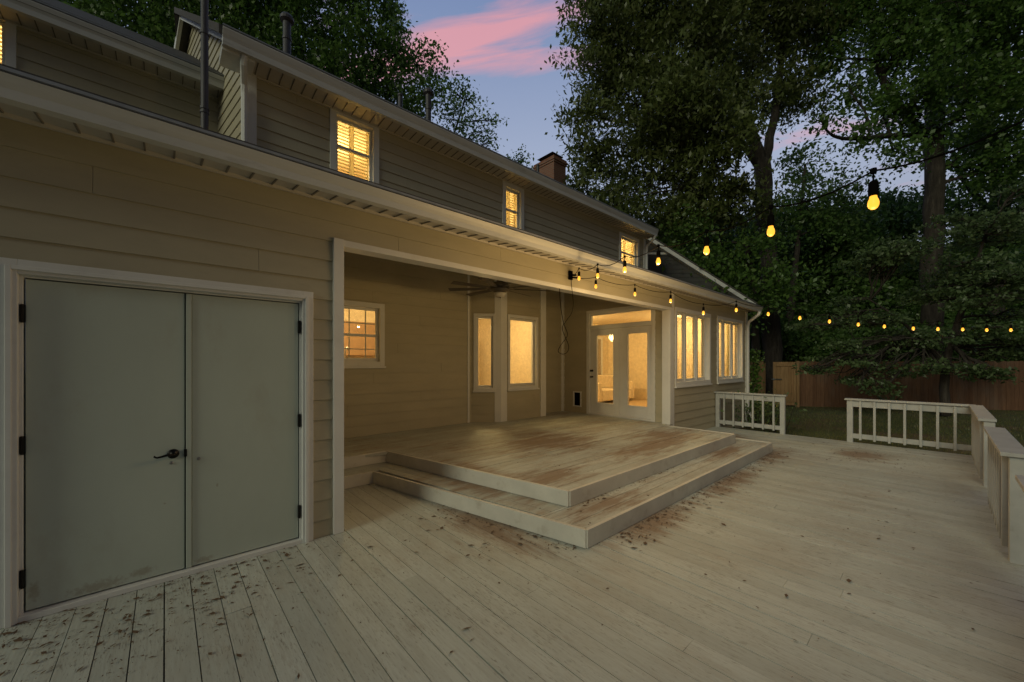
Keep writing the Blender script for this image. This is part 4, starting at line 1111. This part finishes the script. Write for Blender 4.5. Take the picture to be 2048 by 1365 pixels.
# --- the tall oak behind the gate
oak_tr = [[(at(1552, 835, 18.2), .45), (at(1545, 700, 18.2), .40), (at(1538, 560, 18.2), .37), (at(1530, 430, 18.2), .36), (at(1522, 325, 18.2), .34)],
          [(at(1522, 335, 18.2), .27), (at(1502, 260, 18.2), .22), (at(1478, 190, 18), .18), (at(1440, 60, 18), .12), (at(1420, -80, 18), .07)],
          [(at(1528, 335, 18.2), .22), (at(1545, 250, 18.4), .18), (at(1560, 150, 18.6), .15), (at(1560, 0, 18.6), .09), (at(1570, -120, 18.6), .05)]]
ob = [(1195, 50, 16, 1.2), (1215, 130, 16.5, 1.5), (1165, 235, 16, .9), (1190, 300, 16.3, 1.2), (1150, 395, 16, .9), (1215, 420, 16.5, 1.5), (1235, -60, 16, 1.7),
      (1275, 30, 17, 2.1), (1290, 180, 17, 2.2), (1300, 330, 17, 1.9), (1330, 440, 17, 1.5), (1370, 90, 17, 2.3), (1390, 250, 17.5, 2.3), (1400, 390, 17, 1.6), (1460, 30, 18, 2.4), (1470, 180, 18.5, 2.0),
      (1470, 420, 17, 1.3), (1560, 60, 18.6, 2.3), (1590, 190, 19, 1.5), (1650, 30, 18.6, 2.0), (1300, -90, 17, 2.6), (1450, -100, 18, 2.8), (1600, -100, 18.5, 2.8),
      (1440, 290, 15.8, 1.4), (1350, 200, 15, 1.6)]
tree('oak_tree', 'tall forked oak with the largest crown, standing behind the open gate', 'tree', 'trees beyond the fence', oak_tr,
     [(at(x, y, d), r) for x, y, d, r in ob], M['oak'], 11, leaf=(.20, .08), per_m2=640, clump=46, spread=.34, droop=.55,
     extra_limbs=[(at(1515, 330, 18.2), at(1440, 270, 17.5), .17, .07), (at(1528, 400, 18.2), at(1380, 330, 17.2), .13, .05), (at(1530, 410, 18.2), at(1420, 372, 17), .10, .04)])
# low branch with bright leaves over the wing roof
lo = [(1345, 540, 15.5, .9), (1400, 590, 15.3, 1.0), (1455, 545, 15.5, 1.0), (1470, 620, 15.5, .9), (1520, 600, 15.8, .8), (1380, 480, 16, 1.1), (1430, 660, 16, .5), (1555, 560, 15.5, .9), (1500, 500, 16, .9), (1420, 530, 16, .9)]
tree('young_maple', 'lower leafy tree in front of the big oak trunk, over the gable roof', 'tree', 'trees beyond the fence', [[(at(1518, 840, 17.2), .20), (at(1512, 700, 17.2), .17), (at(1505, 560, 17), .13), (at(1490, 480, 16.5), .08)]],
     [(at(x, y, d), r) for x, y, d, r in lo], M['maple'], 12, leaf=(.15, .085), per_m2=420, droop=.3)
# --- the thick trunk at the right
big_tr = [[(at(1862, 830, 19), .46), (at(1864, 600, 19), .41), (at(1868, 420, 19), .38), (at(1868, 260, 19), .36), (at(1878, 120, 19), .32), (at(1885, -40, 19), .26), (at(1880, -160, 19), .2)],
          [(at(1850, 275, 19), .22), (at(1800, 215, 18.6), .18), (at(1762, 150, 18.3), .14), (at(1745, 60, 18), .10), (at(1735, -60, 18), .07)],
          [(at(1850, 270, 19), .15), (at(1780, 272, 18), .11), (at(1700, 278, 17), .08), (at(1660, 268, 16.5), .05), (at(1642, 240, 16.3), .03)],
          [(at(1905, 240, 19), .16), (at(1950, 180, 18.5), .12), (at(2010, 90, 18), .09), (at(2080, 0, 18), .06)]]
bb = [(1730, 40, 18, 2.2), (1800, 110, 17.5, 1.8), (1770, 220, 18, 1.3), (1830, 200, 17.5, 1.4), (1860, 30, 17, 2.4), (1960, 60, 17.5, 2.4), (2040, 40, 17, 2.4), (1950, 190, 17.5, 1.9), (2030, 200, 17, 2.2),
      (1990, 320, 18, 1.5), (2060, 330, 17.5, 2.0), (1760, -90, 18, 2.6), (1900, -90, 17.5, 2.8), (2040, -90, 17.5, 2.8), (1720, 275, 16.8, .6), (1670, 120, 18, 1.0), (1655, 250, 16.4, .5), (1700, 180, 17.6, .6), (1790, 310, 18, .9)]
tree('hardwood_tree', 'massive dark trunk on the right with a long bare branch reaching left', 'tree', 'trees beyond the fence', big_tr,
     [(at(x, y, d), r) for x, y, d, r in bb], M['maple'], 21, leaf=(.17, .11), per_m2=340, droop=.1)
# --- forked dark tree at the far right
fk = [[(at(1990, 800, 22), .42), (at(1992, 600, 22), .36), (at(1995, 400, 22), .34)], [(at(1995, 405, 22), .24), (at(1975, 300, 22), .2), (at(1970, 160, 22), .13), (at(1975, 0, 22), .07)],
      [(at(1998, 405, 22), .22), (at(2035, 330, 22), .18), (at(2080, 230, 22), .13)], [(at(1985, 430, 22), .18), (at(1935, 370, 21), .13), (at(1905, 320, 21), .09)]]
fb = [(1960, 130, 21, 2.2), (2060, 180, 21, 2.4), (1920, 300, 21, 1.6), (2050, 420, 21, 2.2), (1960, 480, 21, 2.0), (1900, 420, 21.5, 1.6), (1980, 20, 22, 2.5)]
tree('forked_tree', 'dark low-forking tree near the right picture edge', 'tree', 'trees beyond the fence', fk, [(at(x, y, d), r) for x, y, d, r in fb], M['wood_far'], 22, leaf=(.19, .12), per_m2=300)
# thin trunk
tree('slender_tree', 'thin black trunk standing right of the gate', 'tree', 'trees beyond the fence', [[(at(1578, 800, 20.5), .22), (at(1580, 640, 20.5), .19), (at(1588, 560, 20.5), .15), (at(1600, 440, 20.5), .1), (at(1610, 330, 20.5), .06)]],
     [(at(x, y, d), r) for x, y, d, r in ((1600, 400, 20.5, 1.6), (1650, 460, 20.5, 1.5), (1560, 450, 21, 1.3), (1610, 330, 20.8, 1.2), (1690, 400, 21, 1.4))], M['wood_far'], 23, leaf=(.17, .10), per_m2=330)
# --- dogwood in front of the fence, layered
dg = []
for (x, y, d, r) in ((1660, 735, 13, .55), (1720, 750, 12.8, .7), (1800, 755, 12.6, .7), (1880, 748, 12.4, .7), (1960, 745, 12.4, .7), (1650, 650, 13.2, .8), (1730, 690, 13, .9), (1700, 620, 13.4, .8), (1790, 640, 13, 1.0), (1900, 690, 12.6, 1.0), (1990, 690, 12.3, 1.0),
                     (1790, 540, 13, 1.0), (1880, 590, 12.6, 1.2), (1990, 610, 12.2, 1.1), (1850, 510, 12.8, 1.1), (1960, 530, 12.4, 1.2), (2040, 560, 12, 1.1), (1920, 460, 12.6, 1.0), (2020, 450, 12.3, 1.2), (2050, 380, 12.6, .9), (2040, 660, 12, .9)):
    for q_ in range(3):
        jx, jy = random.uniform(-55, 55) * r, random.uniform(-26, 26)
        dg.append((at(x + jx, y + jy + abs(jx) * .12, d + random.uniform(-.6, .6)), (r * .72, r * .72, r * .20)))
tree('dogwood_tree', 'spreading dogwood with flat leafy tiers in front of the fence', 'tree', None,
     [[(at(1892, 832, 13.2), .14), (at(1890, 760, 13.2), .12), (at(1900, 690, 13), .10), (at(1925, 620, 12.8), .08), (at(1950, 540, 12.6), .05), (at(1970, 470, 12.5), .03)],
      [(at(1895, 740, 13.2), .08), (at(1850, 690, 13), .06), (at(1800, 640, 13), .04), (at(1740, 600, 13.2), .02)]],
     dg, M['dogwood'], 31, leaf=(.11, .062), per_m2=900, clump=34, spread=.22, flat=.5, lflat=.25, droop=.1)
# --- trees behind the house, left
lt = [(250, 60, 19, 3), (330, 150, 19, 3), (380, -60, 20, 4), (300, -120, 20, 4), (470, 60, 20, 3), (560, 120, 20, 3), (520, -40, 20, 3.4), (640, 60, 20, 2.6), (650, 190, 20, 2.4), (160, -20, 19, 3), (600, -120, 20, 3.4), (440, 170, 20, 2.5)]
tree('background_oak', 'broad dark green tree rising behind the upper roof at the left', 'tree', 'trees behind the house', [[(Vector((5.5, 24, G)), .5), (Vector((5.3, 24, 8)), .4), (Vector((5, 23.5, 15)), .3), (Vector((4.6, 23, 22)), .15)]],
     [(at(x, y, d), r) for x, y, d, r in lt], M['maple'], 41, leaf=(.19, .11), per_m2=330)
lt = [(735, 10, 20, 2.0), (760, 90, 20, 1.7), (700, 170, 20, 2.2), (790, 180, 20.5, 1.3), (850, 130, 20.5, .95), (855, 190, 20.5, 1.1), (720, -90, 20, 2.5), (820, 250, 21, 1.3), (760, 250, 21, 1.6), (800, 100, 20, .8)]
tree('background_oak', 'tree with a ragged edge against the sky behind the roof vents', 'tree', 'trees behind the house', [[(Vector((9.5, 24, G)), .4), (Vector((9.3, 23.5, 8)), .33), (Vector((9.0, 23, 14)), .24), (Vector((8.6, 22.5, 19)), .12)]],
     [(at(x, y, d), r) for x, y, d, r in lt], M['maple'], 42, leaf=(.17, .10), per_m2=360)
lt = [(905, 185, 22, 1.1), (940, 200, 22, .7), (900, 240, 22, 1.2), (950, 260, 22, 1.1), (930, 290, 22, 1.2), (975, 285, 22, .7), (985, 240, 22, .45), (925, 180, 22, .5)]
tree('sapling_tree', 'thin airy tree poking above the roof line next to open sky', 'tree', 'trees behind the house', [[(Vector((13.6, 23.5, G)), .22), (Vector((13.4, 23.2, 7)), .17), (Vector((13.2, 22.5, 12)), .1), (at(930, 200, 22), .04)]],
     [(at(x, y, d), r) for x, y, d, r in lt], M['wood_far'], 43, leaf=(.16, .09), per_m2=130, clump=26, spread=.35)
tree('sapling_tree', 'small tuft of leaves just left of the brick chimney', 'tree', 'trees behind the house', [[(Vector((19.0, 23.0, G)), .2), (Vector((18.9, 22.8, 7)), .14), (at(1040, 330, 24), .04)]],
     [(at(x, y, 24), r) for x, y, r in ((1030, 325, .5), (1045, 318, .4), (1035, 345, .7), (1060, 360, .7))], M['wood_far'], 44, leaf=(.17, .09), per_m2=170, clump=26, spread=.3)

# --- woodland behind the fence: templates copied
def template(seed, lab, H, rad):
    rng = np.random.default_rng(seed); bl = []
    for i in range(15):
        z = rng.uniform(.10, 1.0); a = rng.uniform(0, 6.28); rr = rad * (1 - .55 * z) * rng.uniform(.3, .95)
        bl.append((Vector((math.cos(a) * rr, math.sin(a) * rr, .8 + z * (H - 1.5))), rng.uniform(1.3, 2.3)))
    return tree('woodland_tree', lab, 'tree', 'woodland trees filling the background', [[(Vector((0, 0, -.6)), .3), (Vector((.2, 0, H * .4)), .22), (Vector((0, .2, H * .9)), .06)]], bl, M['wood_far'], seed, leaf=(.21, .13), per_m2=230, clump=50, spread=.5, twig=.25)
wl = ['bushy woodland tree deep behind the fence', 'taller woodland tree in the dark background', 'rounded woodland tree in the thick background woods']
T = [template(51, wl[0], 10, 3.6), template(52, wl[1], 15, 4.0), template(53, wl[2], 12, 4.2)]
def copy_tree(o):
    c = o.copy(); COL.objects.link(c)
    for chd in o.children:
        k = chd.copy(); COL.objects.link(k); k.parent = c
    return c
spots = []
rr = random.Random(5)
for px in range(1180, 2220, 68):
    spots.append((px + rr.uniform(-15, 15), 25 + rr.uniform(-1.5, 1.5), 0 if rr.random() < .5 else 2, rr.uniform(.75, 1.0)))
for px in range(1080, 2300, 85):
    spots.append((px + rr.uniform(-20, 20), 33 + rr.uniform(-2, 2), 1 if rr.random() < .6 else 2, rr.uniform(.95, 1.25)))
for px in range(1060, 2300, 120):
    spots.append((px + rr.uniform(-20, 20), 44 + rr.uniform(-2, 2), 1, rr.uniform(1.25, 1.6)))
used = set()
for (px, d, k, sc) in spots:
    src = T[k]; o = src if k not in used else copy_tree(src); used.add(k)
    p = at(px, 800, d)
    for chd in o.children: chd.location = (0, 0, 0)
    o.location = (p.x, p.y, -.6); o.rotation_euler = (0, 0, rr.uniform(0, 6.28)); o.scale = (sc, sc, sc * rr.uniform(.9, 1.1))
# low shrubs just behind the fence
sb = []
for i in range(26):
    px = 1500 + i * 24; sb.append((at(px, 690 + rr.uniform(-25, 20), 20 + rr.uniform(-1, 1.5)), (1.1, 1.1, .9)))
rng = np.random.default_rng(77)
C, Q = crown_points(sb, 420, rng, .35, 60)
me = leaf_mesh('underbrush', C, .16, .10, rng, .1); me.materials.append(M['wood_far'])
ub = bpy.data.objects.new('underbrush', me); COL.objects.link(ub); tag(ub, 'dense green underbrush growing behind the fence', 'underbrush', kind='stuff')
# climbing vine at the sunroom corner
rng = np.random.default_rng(78); C = []
for i in range(900):
    t = rng.random(); C.append((12.45 + rng.normal() * .09, 3.55 + rng.normal() * .10, .0 + t * 1.9 + rng.normal() * .03))
me = leaf_mesh('leaves', np.array(C), .075, .055, rng, .2); me.materials.append(M['maple'])
vine = empty('vine', (12.45, 3.55, -.3), 'leafy vine climbing at the sunroom downspout', 'vine')
o = bpy.data.objects.new('leaves', me); COL.objects.link(o); o.parent = vine; o.location = (-12.45, -3.55, .3)
vm = MB()
for k in range(6):
    vm.tube([(12.45 + .1 * math.cos(k), 3.55 + .1 * math.sin(k), -.3), (12.4 + .08 * math.cos(k * 2), 3.55, .5), (12.45 + .08 * math.sin(k * 3), 3.57, 1.2), (12.45, 3.58, 1.8)], [.012, .01, .008, .004], 5)
vm.build('stem', M['bark'], vine)
# spiky plant at the fence and bare shrub by the sunroom
def spiky(loc, n, h, label, m):
    root = empty('yucca_plant', loc, label, 'plant'); mb = MB(); r = random.Random(n)
    for k in range(n):
        a = r.uniform(0, 6.28); l = h * r.uniform(.6, 1.1); o_ = r.uniform(.3, .9) * l; w = .03
        b = Vector(loc); t = b + Vector((math.cos(a) * o_, math.sin(a) * o_, l)); mid_ = b.lerp(t, .5) + Vector((0, 0, l * .15)); s_ = Vector((-math.sin(a), math.cos(a), 0)) * w
        mb.add([b - s_, b + s_, mid_ + s_, mid_ - s_, t], [(0, 1, 2, 3), (3, 2, 4)])
    mb.build('leaf_blades', m, root, recalc=False); return root
spiky((20.9, 1.35, -.3), 34, .75, 'spiky plant at the foot of the fence', M['dogwood'])
sh = empty('bare_shrub', (11.3, 3.2, -.3), 'leggy shrub stems behind the railing beside the sunroom', 'shrub')
mb = MB(); r = random.Random(9)
for k in range(16):
    b = Vector((11.0 + r.uniform(-.5, .9), 3.0 + r.uniform(-.4, .4), -.3)); t = b + Vector((r.uniform(-.3, .3), r.uniform(-.3, .3), r.uniform(.6, 1.05)))
    mb.tube([b, b.lerp(t, .5) + Vector((r.uniform(-.06, .06), 0, 0)), t], [.012, .009, .004], 5)
mb.build('stems', M['bark'], sh)
rng = np.random.default_rng(5)
me = leaf_mesh('leaves', np.array((11.2, 3.0, .35)) + rng.normal(size=(700, 3)) * np.array((.5, .3, .22)), .07, .04, rng); me.materials.append(M['dogwood'])
o = bpy.data.objects.new('leaves', me); COL.objects.link(o); o.parent = sh; o.location = (-11.3, -3.2, .3)

# --- grass and leaf litter
rng = np.random.default_rng(91)
n = 55000
gxy = np.stack([10.2 + 14 * rng.random(n) ** 1.2, rng.uniform(-7, 6.5, n)], 1)
h = rng.uniform(.03, .075, n); a = rng.uniform(0, 6.28, n); w = .006
v = np.empty((n, 3, 3), np.float32); base_z = -.28 + .04 * np.sin(gxy[:, 0] * .5) * np.cos(gxy[:, 1] * .43)
cx, sy = np.cos(a) * w, np.sin(a) * w
v[:, 0] = np.stack([gxy[:, 0] - cx, gxy[:, 1] - sy, base_z - .005], 1); v[:, 1] = np.stack([gxy[:, 0] + cx, gxy[:, 1] + sy, base_z - .005], 1)
v[:, 2] = np.stack([gxy[:, 0] + rng.normal(size=n) * .025, gxy[:, 1] + rng.normal(size=n) * .025, base_z + h], 1)
me = bpy.data.meshes.new('grass'); me.vertices.add(n * 3); me.vertices.foreach_set('co', v.reshape(-1)); me.loops.add(n * 3); me.loops.foreach_set('vertex_index', np.arange(n * 3, dtype=np.int32))
me.polygons.add(n); me.polygons.foreach_set('loop_start', np.arange(0, n * 3, 3, dtype=np.int32)); me.update(calc_edges=True); me.materials.append(M['grass'])
o = bpy.data.objects.new('grass', me); COL.objects.link(o); tag(o, 'short patchy lawn between the deck and the fence', 'grass', kind='stuff')

def litter():
    rng = np.random.default_rng(15); C = []
    def z_at(x, y):
        if x < 7.45 and y > 2.47 and x > 2.97 - .2 * (y - 2.46): return .302
        if x < 7.88 and y > 2.03 and x > 2.68 - .2 * (y - 2.02): return .152
        return .003
    def put(x, y): C.append((x, y, z_at(x, y) + .003))
    for _ in range(520): put(rng.uniform(-1.2, 9.8), rng.uniform(-.2, 3.65))
    for _ in range(650): put(-.7 + abs(rng.normal()) * .9, 3.68 - abs(rng.normal()) * .55)
    for _ in range(700):
        t = rng.random(); put(2.9 + t * 5, 1.96 - abs(rng.normal()) * .13)
    for _ in range(330):
        t = rng.random(); put(2.60 - .6 * t - abs(rng.normal()) * .18, 2.05 + 2.9 * t)
    for _ in range(120): put(rng.uniform(1.5, 7.5), rng.uniform(2.6, 6.3))
    for _ in range(90):
        t = rng.random(); put(3.0 + t * 2.2, 2.42 - abs(rng.normal()) * .04)
    for _ in range(260): put(8.7 + rng.normal() * .5, .9 + rng.normal() * .55)
    C = np.array([c for c in C if c[1] < 3.69 or c[2] > .2])
    n = len(C); a = rng.uniform(0, 6.28, n); L_ = np.clip(rng.lognormal(-4.55, .55, n), .003, .035); W_ = L_ * rng.uniform(.12, .55, n)
    d = np.stack([np.cos(a), np.sin(a), rng.normal(size=n) * .08], 1); w = np.stack([-np.sin(a), np.cos(a), rng.normal(size=n) * .15], 1)
    v = np.empty((n, 4, 3), np.float32)
    v[:, 0] = C - d * L_[:, None]; v[:, 1] = C + w * W_[:, None]; v[:, 2] = C + d * L_[:, None]; v[:, 3] = C - w * W_[:, None]
    v[:, :, 2] = np.maximum(v[:, :, 2], C[:, None, 2])
    v[:, 1, 2] += .003
    me = bpy.data.meshes.new('leaf_litter'); me.vertices.add(n * 4); me.vertices.foreach_set('co', v.reshape(-1)); me.loops.add(n * 4); me.loops.foreach_set('vertex_index', np.arange(n * 4, dtype=np.int32))
    me.polygons.add(n); me.polygons.foreach_set('loop_start', np.arange(0, n * 4, 4, dtype=np.int32)); me.update(calc_edges=True); me.materials.append(M['litter'])
    o = bpy.data.objects.new('leaf_litter', me); COL.objects.link(o); tag(o, 'dry brown leaf bits scattered over the deck', 'leaf litter', kind='stuff')
litter()
